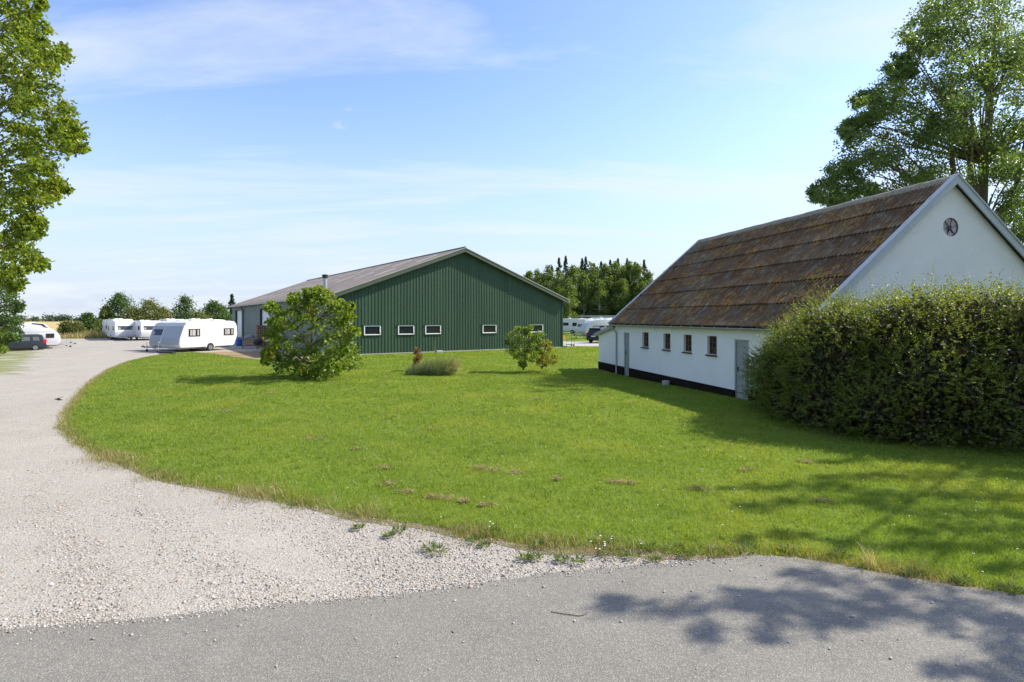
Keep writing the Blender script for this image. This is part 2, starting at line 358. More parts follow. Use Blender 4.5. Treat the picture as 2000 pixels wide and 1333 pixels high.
        br.inputs['Color1'].default_value = (1, 1, 1, 1); br.inputs['Color2'].default_value = (0.75, 0.75, 0.75, 1); br.inputs['Mortar'].default_value = (0, 0, 0, 1)
        c = ramp(t, [(0.3, lo), (0.7, base)], noise(t, 1.4, 6, 0.7, o))
        c = mixrgb(t, rng_map(t, br.outputs['Fac'], 0, 1, 0, 0.05), c, (0.5, 0.49, 0.46))
        c = mixrgb(t, rng_map(t, noise(t, 5, 4, 0.6, o), 0.62, 0.8, 0, 0.18), c, (0.52, 0.50, 0.45))
        t.links.new(c, b.inputs['Base Color']); bump(t, br.outputs['Color'], 0.4, 0.012, b)
        return m
    M['white_brick'] = brickwall('white_painted_brick', (0.80, 0.795, 0.765), (0.73, 0.73, 0.70))
    M['tar'] = weathered('black_tar_plinth', (0.015, 0.011, 0.008), 0.4, 0.9, 2, 20, 0.1)
    M['board_grey'] = weathered('grey_blue_board', (0.42, 0.46, 0.48), 0.08, 0.55, 2, 20)
    M['door_grey'] = weathered('grey_door_paint', (0.30, 0.315, 0.30), 0.08, 0.5, 2, 20)
    M['zinc'] = weathered('zinc', (0.36, 0.375, 0.375), 0.12, 0.45, 3, 20, 0.5, 0, 0.25)
    M['cast'] = weathered('grey_brown_cast_iron', (0.15, 0.115, 0.10), 0.2, 0.6, 3, 30)
    M['rust_wood'] = weathered('red_brown_frame', (0.19, 0.085, 0.05), 0.2, 0.6, 3, 30)
    M['slate'] = weathered('dark_sill', (0.05, 0.042, 0.036), 0.3, 0.7, 3, 30)
    # lichen roof
    m = mat('lichen_roof', rough=0.95, spec=0.15); t = m.node_tree; b = P(m); p = pos(t)
    mr = N(t, 'ShaderNodeMapping'); mr.inputs['Rotation'].default_value = (0, 0, -math.atan2(0.2036, 0.979)); t.links.new(p, mr.inputs[0])
    ms = N(t, 'ShaderNodeMapping'); ms.inputs['Scale'].default_value = (0.55, 1.7, 0.55); t.links.new(mr.outputs[0], ms.inputs[0]); st = ms.outputs[0]
    c = ramp(t, [(0.30, (0.075, 0.058, 0.038)), (0.5, (0.185, 0.15, 0.105)), (0.72, (0.42, 0.37, 0.28))], noise(t, 3.4, 7, 0.75, st))
    c = mixrgb(t, rng_map(t, noise(t, 24, 4, 0.7, p), 0.45, 0.7, 0, 0.55), c, (0.05, 0.045, 0.04))
    big = noise(t, 0.55, 4, 0.7, p, 0.8)
    sm = noise(t, 5.0, 6, 0.8, st)
    a = N(t, 'ShaderNodeMath', operation='MULTIPLY'); t.links.new(rng_map(t, big, 0.36, 0.54), a.inputs[0]); t.links.new(rng_map(t, sm, 0.42, 0.54), a.inputs[1])
    c = mixrgb(t, a.outputs[0], c, (0.155, 0.075, 0.028))
    a2 = N(t, 'ShaderNodeMath', operation='MULTIPLY'); t.links.new(rng_map(t, noise(t, 0.7, 3, 0.6, p, 0.5), 0.47, 0.60), a2.inputs[0]); t.links.new(rng_map(t, noise(t, 6, 6, 0.8, st), 0.50, 0.60), a2.inputs[1])
    c = mixrgb(t, a2.outputs[0], c, (0.48, 0.27, 0.06))
    # furrow shade painted into each sheet's colour as dark bands, broken by noise
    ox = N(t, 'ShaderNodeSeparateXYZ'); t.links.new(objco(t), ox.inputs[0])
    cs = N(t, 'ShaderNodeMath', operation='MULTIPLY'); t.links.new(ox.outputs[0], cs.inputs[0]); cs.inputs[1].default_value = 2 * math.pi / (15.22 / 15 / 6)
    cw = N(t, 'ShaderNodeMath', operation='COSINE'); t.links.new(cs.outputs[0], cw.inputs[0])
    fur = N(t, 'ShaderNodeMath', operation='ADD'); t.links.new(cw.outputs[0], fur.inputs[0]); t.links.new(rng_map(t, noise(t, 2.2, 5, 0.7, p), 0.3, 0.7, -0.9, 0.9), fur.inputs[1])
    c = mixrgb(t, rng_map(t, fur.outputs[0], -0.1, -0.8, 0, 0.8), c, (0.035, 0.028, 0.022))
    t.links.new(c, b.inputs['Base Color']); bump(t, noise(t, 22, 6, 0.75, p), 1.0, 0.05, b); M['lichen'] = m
    m = mat('lichen_ridge', rough=0.95, spec=0.15); t = m.node_tree; b = P(m); p = pos(t)
    t.links.new(ramp(t, [(0.3, (0.16, 0.14, 0.11)), (0.55, (0.32, 0.28, 0.21)), (0.75, (0.40, 0.36, 0.28))], noise(t, 8, 6, 0.7, p)), b.inputs['Base Color']); bump(t, noise(t, 26, 4, 0.7, p), 0.7, 0.03, b); M['ridge'] = m
    # green barn
    m = mat('green_steel', (0.035, 0.085, 0.055), 0.5, 0.0, 0.3); t = m.node_tree; b = P(m); p = pos(t)
    t.links.new(ramp(t, [(0.3, (0.034, 0.070, 0.041)), (0.7, (0.050, 0.094, 0.055))], noise(t, 1.0, 5, 0.65, vstretch(t, p))), b.inputs['Base Color']); M['green'] = m
    M['green_dark'] = weathered('dark_green_trim', (0.030, 0.060, 0.045), 0.15, 0.5, 2, 20)
    M['fascia'] = weathered('grey_green_fascia', (0.085, 0.10, 0.075), 0.15, 0.55, 2, 20)
    M['fascia_pale'] = weathered('pale_fascia_edge', (0.36, 0.37, 0.31), 0.12, 0.55, 2, 20)
    M['barn_roof'] = weathered('grey_brown_fibre_cement', (0.215, 0.19, 0.175), 0.22, 0.95, 0.8, 6, 0.15, 0.5)
    M['skylight'] = weathered('pale_skylight', (0.52, 0.50, 0.47), 0.12, 0.5, 2, 10)
    M['side_wall'] = weathered('grey_green_side_steel', (0.20, 0.235, 0.21), 0.12, 0.45, 0.5, 10)
    M['pvc'] = mat('white_pvc', (0.80, 0.80, 0.79), 0.35)
    M['white_door'] = weathered('white_roller_door', (0.74, 0.75, 0.74), 0.06, 0.4, 1, 10)
    M['dark'] = mat('dark_interior', (0.03, 0.03, 0.03), 0.9)
    M['glass'] = glass_mat('window_glass', (0.02, 0.028, 0.03), 0.35)
    M['tinted'] = glass_mat('tinted_glass', (0.03, 0.032, 0.035), 0.25)
    M['car_glass'] = glass_mat('car_glass', (0.02, 0.025, 0.025), 0.7)
    M['grey_pane'] = weathered('dusty_pane', (0.42, 0.39, 0.39), 0.2, 0.35, 6, 30, 0.6)
    M['steel'] = mat('steel', (0.34, 0.35, 0.36), 0.4, 0.6)
    M['galv'] = weathered('galvanised_steel', (0.40, 0.41, 0.42), 0.15, 0.45, 4, 30, 0.5, 0, 0.5)
    M['concrete'] = weathered('concrete', (0.42, 0.41, 0.385), 0.15, 0.9, 2, 15)
    # vehicles
    M['van_white'] = weathered('white_caravan_skin', (0.66, 0.66, 0.645), 0.04, 0.35, 0.8, 8)
    M['van_grey'] = weathered('silver_caravan_front', (0.33, 0.36, 0.39), 0.06, 0.35, 1, 8, 0.5)
    M['van_cream'] = weathered('cream_caravan_skin', (0.66, 0.62, 0.54), 0.08, 0.45, 0.8, 8)
    M['van_trim'] = weathered('light_grey_skirt', (0.60, 0.62, 0.64), 0.06, 0.45, 1, 10)
    M['curtain'] = mat('pale_curtain', (0.36, 0.35, 0.33), 0.9)
    M['rubber'] = mat('black_rubber', (0.02, 0.02, 0.02), 0.8)
    M['alloy'] = mat('alloy_rim', (0.36, 0.36, 0.37), 0.35, 0.7)
    M['car_grey'] = mat('dark_grey_car_paint', (0.032, 0.038, 0.048), 0.3, 0.2, 0.4)
    P(M['car_grey']).inputs['Coat Weight'].default_value = 0.2
    M['car_black'] = mat('black_car_paint', (0.012, 0.012, 0.016), 0.2, 0.2, 0.5)
    P(M['car_black']).inputs['Coat Weight'].default_value = 0.7
    M['tail'] = mat('red_tail_lamp', (0.55, 0.02, 0.02), 0.2)
    M['plate'] = mat('number_plate', (0.75, 0.75, 0.73), 0.5)
    M['plastic_dark'] = mat('dark_plastic', (0.03, 0.03, 0.032), 0.6)
    M['wood'] = weathered('raw_timber', (0.36, 0.24, 0.13), 0.25, 0.85, 5, 30)
    M['log_end'] = weathered('log_end', (0.27, 0.19, 0.11), 0.25, 0.9, 8, 30)
    M['log_bark'] = weathered('log_bark', (0.09, 0.065, 0.045), 0.3, 0.95, 6, 30)
    M['blue'] = mat('blue_plastic', (0.02, 0.10, 0.36), 0.45)
    M['tarp'] = weathered('grey_tarpaulin', (0.17, 0.19, 0.21), 0.2, 0.55, 3, 20)
    M['yellow'] = mat('yellow_plastic', (0.75, 0.38, 0.02), 0.45)
    M['shed'] = weathered('blue_grey_shed', (0.10, 0.13, 0.15), 0.12, 0.6, 1, 10)
build_materials()

# ------------------------------------------------------------------ foliage generators
def unit(v): return v / np.maximum(np.linalg.norm(v, axis=1, keepdims=True), 1e-9)
def leaves(name, c, axis, normal, length, width, material, parent=None, fold=0.15):
    c = np.asarray(c, float); n = len(c)
    a = unit(axis); nn = normal - (normal * a).sum(1, keepdims=True) * a; nn = unit(nn); b = np.cross(a, nn)
    L = np.broadcast_to(length, (n,))[:, None]; Wd = np.broadcast_to(width, (n,))[:, None]
    v = np.empty((n, 4, 3)); v[:, 0] = c
    v[:, 1] = c + a * L * 0.45 + b * Wd * 0.5 + nn * Wd * fold
    v[:, 2] = c + a * L
    v[:, 3] = c + a * L * 0.45 - b * Wd * 0.5 + nn * Wd * fold
    i = (np.arange(n) * 4)[:, None]
    tr = np.concatenate([i + np.array([[0, 1, 2]]), i + np.array([[0, 2, 3]])], 1).reshape(-1, 3)
    return np_mesh(name, v.reshape(-1, 3), tr, material, parent)
def rand_dirs(n, up=0.0):
    v = rng.normal(size=(n, 3)); v[:, 2] += up; return unit(v)
def clump_points(centers, radii, per, flat=0.75):
    """leaf positions spread round each clump centre, dense at the shell"""
    C = np.repeat(np.asarray(centers, float), per, 0); Rr = np.repeat(np.asarray(radii, float), per)
    d = rand_dirs(len(C)); r = rng.random(len(C)) ** 0.5; far = rng.random(len(C)) < .16; r = np.where(far, rng.uniform(.9, 1.55, len(C)), r)
    o = d * (r * Rr)[:, None]; o[:, 2] *= flat
    return C + o, d
def crown(name, centers, radii, per, size, material, parent, up=0.6, flat=0.75, droop=0.0):
    p, d = clump_points(centers, radii, per, flat)
    nrm = unit(rand_dirs(len(p), up) + d * 0.5)
    ax = rand_dirs(len(p)); ax[:, 2] -= droop
    s = size * rng.uniform(0.7, 1.3, len(p))
    return leaves(name, p, ax, nrm, s, s * 0.75, material, parent)
def branch(mb, a, b, r0, r1, sag=0.1, n=5, sides=6):
    a = Vector(a); b = Vector(b); d = b - a; L = d.length; pts = []
    for i in range(n + 1):
        t = i / n; p = a + d * t
        p.z += math.sin(math.pi * t) * sag * L
        if 0 < i < n: p += Vector((random.uniform(-1, 1), random.uniform(-1, 1), random.uniform(-.5, .5))) * L * 0.025
        pts.append(p)
    mb.tube(pts, [r0 + (r1 - r0) * i / n for i in range(n + 1)], sides, cap=False)
def blades(name, xy, z0, h, w, lean, material, parent=None, seg2=False):
    n = len(xy); th = rng.uniform(0, 2 * np.pi, n); la = rng.uniform(0, 2 * np.pi, n)
    h = np.broadcast_to(h, (n,)); w = np.broadcast_to(w, (n,)); le = np.broadcast_to(lean, (n,))
    base = np.column_stack([xy, np.broadcast_to(z0, (n,))])
    s = np.column_stack([np.cos(th), np.sin(th), np.zeros(n)]) * (w / 2)[:, None]
    l = np.column_stack([np.cos(la), np.sin(la), np.zeros(n)]) * (h * le)[:, None]
    zz = np.zeros((n, 3)); zz[:, 2] = h
    if not seg2:
        v = np.stack([base - s, base + s, base + l + zz], 1).reshape(-1, 3)
        return np_mesh(name, v, np.arange(3 * n).reshape(-1, 3), material, parent)
    m = base + l * 0.3 + zz * 0.6
    v = np.stack([base - s, base + s, m + s * 0.7, m - s * 0.7, base + l + zz * (1 - 0.15 * le[:, None])], 1).reshape(-1, 3)
    i = (np.arange(n) * 5)[:, None]
    t = np.concatenate([i + np.array([[0, 1, 2]]), i + np.array([[0, 2, 3]]), i + np.array([[3, 2, 4]])], 1).reshape(-1, 3)
    return np_mesh(name, v, t, material, parent)
def inside(poly, x, y):
    poly = np.asarray(poly, float); x = np.asarray(x); y = np.asarray(y); r = np.zeros(len(x), bool); j = len(poly) - 1
    for i in range(len(poly)):
        xi, yi = poly[i]; xj, yj = poly[j]
        c = ((yi > y) != (yj > y)) & (x < (xj - xi) * (y - yi) / (yj - yi + 1e-12) + xi); r ^= c; j = i
    return r
def smooth_poly(pts, k=3):
    """Catmull-Rom through open list of points"""
    p = [np.array(q, float) for q in pts]; p = [2 * p[0] - p[1]] + p + [2 * p[-1] - p[-2]]; o = []
    for i in range(1, len(p) - 2):
        for s in range(k):
            t = s / k; a, b, c, d = p[i - 1], p[i], p[i + 1], p[i + 2]
            o.append(tuple(0.5 * ((2 * b) + (c - a) * t + (2 * a - 5 * b + 4 * c - d) * t * t + (3 * b - a - 3 * c + d) * t ** 3)))
    o.append(tuple(p[-2])); return o
def sheet(name, poly, lift, material, step=2.0, kind='structure'):
    P_ = np.array(poly); lo, hi = P_.min(0), P_.max(0)
    gx, gy = np.meshgrid(np.arange(lo[0], hi[0], step), np.arange(lo[1], hi[1], step)); gx = gx.ravel() + 0.0137; gy = gy.ravel() + 0.0171
    k = inside(poly, gx, gy); pts = [Vector(q) for q in poly] + [Vector((a, b)) for a, b in zip(gx[k], gy[k])]
    n = len(poly); r = delaunay_2d_cdt(pts, [], [list(range(n))], 1, 1e-4)
    v = [(q.x, q.y, G(q.x, q.y) + lift) for q in r[0]]
    me = bpy.data.meshes.new(name); me.from_pydata(v, [], [tuple(f) for f in r[2]]); me.update()
    bm = bmesh.new(); bm.from_mesh(me)
    for f in bm.faces:
        if f.normal.z < 0: f.normal_flip()
    bm.to_mesh(me); bm.free()
    o = link(name, me, material); tag(o, kind=kind); return o

# ================================================================== GROUND
xs = np.unique(np.concatenate([np.linspace(-2500, -120, 10), np.linspace(-120, 120, 81), np.linspace(120, 2500, 10)]))
ys = np.unique(np.concatenate([np.linspace(-300, -10, 5), np.linspace(-10, 160, 69), np.linspace(160, 3500, 12)]))
gx, gy = np.meshgrid(xs, ys); nx, ny = len(xs), len(ys)
idx = np.arange(nx * ny).reshape(ny, nx)
q = np.stack([idx[:-1, :-1], idx[:-1, 1:], idx[1:, 1:], idx[1:, :-1]], -1).reshape(-1, 4)
tag(np_mesh('ground', np.column_stack([gx.ravel(), gy.ravel(), ground(gx, gy).ravel() - 0.02]), q, M['pasture']), kind='structure')

# barn and house frames -------------------------------------------------
BO = Vector((-4.15, 48.0, 0)); BRZ = math.atan2(0.559, 0.829)
BX = Vector((math.cos(BRZ), math.sin(BRZ), 0)); BY = Vector((-math.sin(BRZ), math.cos(BRZ), 0))
BHW, BLEN = 10.75, 50.0
HO = Vector((8.72, 16.56, 0)); HRZ = math.atan2(0.2036, 0.979)
HX = Vector((math.cos(HRZ), math.sin(HRZ), 0)); HY = Vector((-math.sin(HRZ), math.cos(HRZ), 0))
def bw(x, y): p = BO + BX * x + BY * y; return (p.x, p.y)

lawn_edge_px = [(345, 690.5), (300, 696), (255, 706), (215, 722), (180, 745), (148, 780), (126, 810), (124, 832), (148, 862), (200, 890),
                (300, 930), (400, 952), (500, 968), (600, 987), (700, 1006), (800, 1022), (880, 1036), (960, 1052), (1060, 1064), (1180, 1072), (1300, 1080),
                (1400, 1082), (1490, 1083), (1600, 1092), (1700, 1110), (1800, 1128), (1900, 1146), (2000, 1160), (2120, 1176), (2300, 1200)]
lawn_edge = []
for i, p in enumerate(smooth_poly([px(*p) for p in lawn_edge_px], 9)):
    a_ = min(0.09, 0.006 * p[1] + .02); lawn_edge.append((p[0] + random.uniform(-a_, a_), p[1] + random.uniform(-a_, a_)))
lawn_poly = lawn_edge + [(30, 4.5), (45, 20), (45, 52), bw(14, 1.6), bw(BHW - 0.1, 0.12), bw(-BHW + 0.1, 0.12), bw(-BHW - 0.6, -0.4), px(620, 700), px(560, 704), px(500, 703), px(450, 697), px(410, 690.5), px(375, 688.5)]
gravel_poly = [px(-400, 1290), px(0, 1260), px(350, 1235), px(600, 1210), px(800, 1195), px(1100, 1150), px(1400, 1110), px(1520, 1075), px(1300, 1050), px(900, 1000), px(500, 880), px(400, 760), px(450, 690), px(560, 690), bw(-BHW + 0.2, 2), bw(-BHW + 0.2, 52),
               (-42, 92), (-52, 84), px(215, 661), px(120, 662), (-64, 66), (-75, 45), (-45, 20), (-16, 8), (-7, 3.5)]
sheet('gravel_drive', gravel_poly, 0.0, M['gravel'], 2.0)
sheet('bare_soil_patch', [px(385, 690), px(430, 687), px(520, 687), px(600, 693), px(620, 702), px(560, 707), px(500, 706), px(440, 699)], 0.006, M['soil'], 1.0)
sheet('lawn', lawn_poly, 0.008, M['lawn'], 1.2)
vs = [px(*p) for p in lawn_edge_px[9:28]]; vo_, vi_ = [], []
for i, p in enumerate(smooth_poly(vs, 6)):
    k_ = 0.10 + 0.16 * (math.sin(i * .37) * math.sin(i * .13 + 1) + 1) / 2 + random.uniform(0, .05); r_ = math.hypot(*p)
    vo_.append((p[0] * (1 - k_ / r_), p[1] * (1 - k_ / r_))); vi_.append((p[0] * (1 + .25 / r_), p[1] * (1 + .25 / r_)))
sheet('verge_soil', vo_ + vi_[::-1], 0.004, M['verge'], 0.8)
asph_px = [(-300, 1262), (0, 1237), (180, 1222), (350, 1206), (480, 1193), (600, 1181), (700, 1174), (800, 1164), (900, 1149), (1000, 1136), (1100, 1121), (1200, 1113), (1300, 1105), (1400, 1097), (1490, 1090), (1545, 1093), (1600, 1101), (1700, 1120), (1800, 1138), (1900, 1155), (2000, 1168), (2150, 1187), (2400, 1212)]
asph_edge = []
for i, p in enumerate(smooth_poly([px(*p) for p in asph_px], 6)):
    asph_edge.append((p[0] + random.uniform(-.012, .012), p[1] + random.uniform(-.015, .015)))
asph_poly = asph_edge + [(30, 3.5), (30, -12), (-30, -12), (-12, 3.0)]
sheet('asphalt_road', asph_poly, 0.028, M['asphalt'], 1.5)
sheet('yard_road', [(5.6, 55.0), (9, 53.5), (45, 53), (45, 68), (3, 68), (-5, 80), (-10, 78)], 0.004, M['yard'], 4)
sheet('ripe_field', [(-900, 135), (-75, 128), (-60, 150), (-40, 330), (-60, 470), (-900, 470)], 0.0, M['field'], 60)

def edge_band(pts, n, spread, bias=0.0):
    p = np.array(pts); seg = np.diff(p, axis=0); L = np.linalg.norm(seg, axis=1); cum = np.concatenate([[0], np.cumsum(L)])
    s = rng.random(n) * cum[-1]; i = np.clip(np.searchsorted(cum, s) - 1, 0, len(L) - 1); t = ((s - cum[i]) / L[i])[:, None]
    c = p[i] + seg[i] * t; nrm = np.column_stack([-seg[i][:, 1], seg[i][:, 0]]) / L[i][:, None]
    return c + nrm * (rng.normal(0, spread, n) + bias)[:, None], s

# lawn grass ------------------------------------------------------------
def lawn_points(n, d0, d1, poly, power=0.6, side=1.02):
    u = rng.random(n); e = 2 - 1 - power        # density ~ d^-(1+power) per area -> pdf(d) ~ d^-power
    k = 1 - power
    d = (d0 ** k + u * (d1 ** k - d0 ** k)) ** (1 / k)
    x = rng.uniform(-side, side, n) * (d + 0.8)
    m = inside(poly, x, d); return x[m], d[m]
x, y = lawn_points(1150000, 5.4, 56, lawn_poly)
hloc = (8.72 - (x - 0)); 
rel = np.column_stack([x - HO.x, y - HO.y]); lx = rel @ np.array([HX.x, HX.y]); ly = rel @ np.array([HY.x, HY.y])
k = ~((lx > -0.05) & (lx < 10.3) & (ly > 0.1) & (ly < 18.7)); x, y = x[k], y[k]
tuft = np.sin(x * 3.1 + np.sin(y * 2.3) * 2) * np.sin(y * 2.7 + np.sin(x * 1.9) * 2)
t2 = np.sin(x * 7.3 + 1.7 * np.sin(y * 5.1)) * np.sin(y * 6.1 + 1.3 * np.sin(x * 4.7))
h = (0.036 + 0.010 * tuft + 0.010 * t2) * rng.uniform(0.5, 1.5, len(x)) + 0.0003 * y
w = np.maximum(0.0062, 0.00095 * y) * rng.uniform(0.7, 1.3, len(x))
tag(blades('lawn_grass', np.column_stack([x, y]), ground(x, y) + 0.015, h, w, rng.uniform(0.2, 1.1, len(x)), M['blade']), 'short green mown grass covering the lawn', 'grass', kind='stuff')

nt_ = 2300; x, y = lawn_points(nt_, 5.8, 26, lawn_poly, 0.3)
k = ~((x > 7.4) & (y > 12.0)); x, y = x[k], y[k]; m_ = 16
X2 = np.repeat(x, m_) + rng.normal(0, .035, len(x) * m_) * np.repeat(rng.uniform(.6, 1.8, len(x)), m_); Y2 = np.repeat(y, m_) + rng.normal(0, .035, len(x) * m_)
hh = np.repeat(rng.uniform(.04, .08, len(x)), m_) * rng.uniform(.6, 1.2, len(X2))
tag(blades('grass_tufts', np.column_stack([X2, Y2]), ground(X2, Y2) + .01, hh, np.maximum(.007, .0008 * Y2), rng.uniform(.2, 1.0, len(X2)), M['tuft'], None, True), 'coarser darker grass tufts standing out in the mown lawn', 'grass tufts', kind='stuff')
# sparse green growth creeping out over the gravel
b0, s = edge_band([px(*p) for p in lawn_edge_px[7:28]], 26000, 0.11, 0.05)
k = rng.random(len(b0)) < .25 + .75 * np.clip(np.sin(s * 1.9) + np.sin(s * 4.3 + 1), 0, 1); b0 = b0[k]
tag(blades('creeping_grass', b0, .004, rng.uniform(.02, .06, len(b0)), .007, rng.uniform(.3, 1.3, len(b0)), M['margin'], None, True), 'thin yellow-green grass creeping from the lawn over the gravel', 'grass', kind='stuff')
# long dry grass along the edge of the drive and the road
e1 = [px(*p) for p in lawn_edge_px[9:17]]
b1, s = edge_band(e1, 9000, 0.20)
den = 0.10 + 0.9 * np.clip(np.sin(s * 2.1) * np.sin(s * 0.83 + 1) + .35 * np.sin(s * 5.3), 0, 1)
k = rng.random(len(b1)) < den; b1 = b1[k]
o = blades('edge_grass', b1, 0.01, rng.uniform(0.03, 0.13, len(b1)) * (1 + rng.random(len(b1)) ** 6 * 1.6), 0.007, rng.uniform(0.3, 1.2, len(b1)), M['dry_blade'], None, True)
tag(o, 'long dry straw-coloured grass along the gravel edge of the lawn', 'dry grass', kind='stuff')
e2 = [px(*p) for p in lawn_edge_px[16:28]]
b2, s = edge_band(e2, 9000, 0.16)
k = rng.random(len(b2)) < 0.15 + 0.85 * np.clip(np.sin(s * 2.7) * np.sin(s * 1.1 + 2) + .4 * np.sin(s * 6.1) + .2, 0, 1); b2 = b2[k]
o = blades('verge_grass', b2, 0.01, rng.uniform(0.02, 0.08, len(b2)) * (1 + rng.random(len(b2)) ** 6 * 1.8), 0.006, rng.uniform(0.3, 1.2, len(b2)), [M['dry_blade']], None, True)
tag(o, 'yellowing verge grass between the lawn and the asphalt road', 'verge grass', kind='stuff')
b3, s = edge_band([px(*p) for p in lawn_edge_px[0:10]], 9000, 0.09)
tag(blades('drive_edge_grass', b3, 0.01, rng.uniform(0.04, 0.1, len(b3)), 0.012, rng.uniform(0.3, 1.0, len(b3)), M['dry_blade']), 'short worn grass on the far curve of the drive', 'grass', kind='stuff')

# dead clippings and tiny white flowers in the lawn
cl_px = [(745, 917, 12), (932, 918, 16), (960, 921, 22), (1000, 926, 14), (765, 950, 20), (792, 964, 14), (845, 973, 12), (866, 976, 22), (905, 983, 15), (952, 990, 14), (1195, 944, 20), (1230, 947, 14), (1080, 939, 10), (1365, 960, 22), (1460, 921, 14), (1605, 983, 14), (1570, 905, 10), (440, 805, 14), (610, 860, 14), (700, 880, 10), (530, 770, 12), (760, 732, 16), (1050, 780, 10), (850, 840, 10), (300, 780, 9)]
C, Rr = [], []
for (a, b, r) in cl_px:
    X, Y = px(a, b)
    for _ in range(3): C.append((X + random.uniform(-1, 1) * r * Y / FPX, Y + random.uniform(-.06, .06), 0.045)); Rr.append(r * Y / FPX * random.uniform(.5, .9))
p, d = clump_points(C, Rr, 34, 0.2)
p[:, 2] = np.abs(p[:, 2] - 0.045) + 0.04
tag(leaves('dead_clippings', p, rand_dirs(len(p)) * np.array([1, 1, 0.3]), rand_dirs(len(p), 2), 0.06, 0.012, M['thatch']), 'brown heaps of dead grass clippings scattered on the lawn', 'clippings', kind='stuff')
x, y = lawn_points(520, 6, 40, lawn_poly)
pp = np.column_stack([x, y, ground(x, y) + 0.075]); pp = np.repeat(pp, 4, 0)
ax = rand_dirs(len(pp)); ax[:, 2] *= 0.2
tag(leaves('clover_flowers', pp, ax, np.tile([0, 0, 1.0], (len(pp), 1)), 0.013, 0.012, M['petal']), 'tiny white clover flowers dotted over the lawn', 'flowers', kind='stuff')

# loose gravel stones ----------------------------------------------------
base_ico = []
bm = bmesh.new(); bmesh.ops.create_icosphere(bm, subdivisions=1, radius=1.0); bm.verts.ensure_lookup_table()
iv = np.array([v.co for v in bm.verts]); it = np.array([[v.index for v in f.verts] for f in bm.faces]); bm.free()
def pebbles(name, xyz, r, material):
    n = len(xyz); s = np.column_stack([r * rng.uniform(0.8, 1.4, n), r * rng.uniform(0.7, 1.1, n), r * rng.uniform(0.45, 0.8, n)])
    th = rng.uniform(0, 2 * np.pi, n); c, sn = np.cos(th)[:, None], np.sin(th)[:, None]
    v = iv[None] * s[:, None, :] * rng.uniform(0.8, 1.2, (n, len(iv), 1))
    vx = v[..., 0] * c - v[..., 1] * sn; vy = v[..., 0] * sn + v[..., 1] * c
    v = np.stack([vx, vy, v[..., 2]], -1) + xyz[:, None, :]
    t = (it[None] + (np.arange(n) * len(iv))[:, None, None]).reshape(-1, 3)
    return np_mesh(name, v.reshape(-1, 3), t, material)
peb_poly = [px(-60, 1242), px(350, 1207), px(600, 1182), px(800, 1165), px(1100, 1122), px(1300, 1106), px(1480, 1092), px(1300, 1078), px(1060, 1060), px(880, 1034), px(700, 1004), px(500, 966), px(300, 928), px(100, 900), px(-80, 900)]
x, y = lawn_points(140000, 4.6, 12, peb_poly, 0.9999 if False else 0.8)
n = len(x); k = noise_k = (np.sin(x * 1.3 + 0.5 * np.sin(y * 1.7)) * np.sin(y * 0.9 + x * 0.4) + 1) / 2
keep = rng.random(n) < (0.45 + 0.55 * k) * np.clip(1.5 - y / 13, 0.35, 1) * np.clip((10.9 - y) / 3.5, 0, 1); x, y = x[keep], y[keep]
for tl_ in ([(330, 1200), (250, 1080), (150, 940), (60, 850)], [(640, 1140), (450, 1030), (250, 930), (120, 855)], [(60, 1180), (20, 1040), (-40, 930)]):
    tp_ = np.array(smooth_poly([px(*p) for p in tl_], 10)); dm = np.min(np.hypot(x[:, None] - tp_[None, :, 0], y[:, None] - tp_[None, :, 1]), axis=1)
    kk_ = rng.random(len(x)) < np.clip((dm - .10) / .35, .12, 1); x, y = x[kk_], y[kk_]
x, y = x[:44000], y[:44000]
sp_, _s = edge_band(asph_edge[6:84], 900, .05, -.03); sp2, _s = edge_band(asph_edge[6:84], 160, .22, -.12)
zz_ = np.concatenate([np.zeros(len(x)), np.full(len(sp_) + len(sp2), .028)]); x = np.concatenate([x, sp_[:, 0], sp2[:, 0]]); y = np.concatenate([y, sp_[:, 1], sp2[:, 1]])
r = (rng.lognormal(np.log(0.0072), 0.36, len(x))).clip(0.0035, 0.022)
tag(pebbles('gravel_stones', np.column_stack([x, y, r * 0.2 + 0.001 + zz_]), r, M['stone']), 'pale loose gravel stones on the drive beside the asphalt', 'gravel', kind='stuff')

# single stones on the asphalt
peb_px = [(1003, 1218, 5), (1351, 1155, 5), (1665, 1205, 7), (1740, 1287, 6), (775, 1284, 5), (778, 1256, 4), (695, 1248, 4), (838, 1308, 4), (1122, 1214, 6), (1213, 1215, 6), (1062, 1147, 5), (1297, 1157, 4), (1498, 1132, 4), (1590, 1120, 4), (1820, 1178, 5), (1965, 1210, 6), (1875, 1205, 5), (1620, 1268, 5), (1685, 1251, 4), (1470, 1232, 4), (1870, 1300, 6), (1443, 1165, 5), (1360, 1307, 4), (420, 1252, 5), (540, 1302, 5), (366, 1237, 4), (60, 1250, 4), (905, 1255, 4), (1540, 1255, 4), (1755, 1250, 4), (1050, 1290, 4), (1250, 1290, 3), (1180, 1180, 4), (1565, 1170, 4)]
for i, (a, b, s) in enumerate(peb_px):
    X, Y = px(a, b, 0.03); rr = s * Y / FPX * 0.55
    o = pebbles('loose_stone', np.array([[0, 0, 0.0]]), np.array([rr]), M['stone']); o.location = (X, Y, 0.03 + rr * 0.35)
    tag(o, 'small loose stone lying on the grey asphalt', 'stone', 'stones lying on the asphalt')
mb = MB(); pts = [px(a, b, 0.035) for a, b in ((1076, 1195), (1100, 1199), (1130, 1203), (1140, 1201), (1148, 1197))]
mb.tube([(a, b, 0.035) for a, b in pts], 0.004, 5)
tag(mb.build('twig', M['bark']), 'thin curved brown twig lying on the asphalt', 'twig')
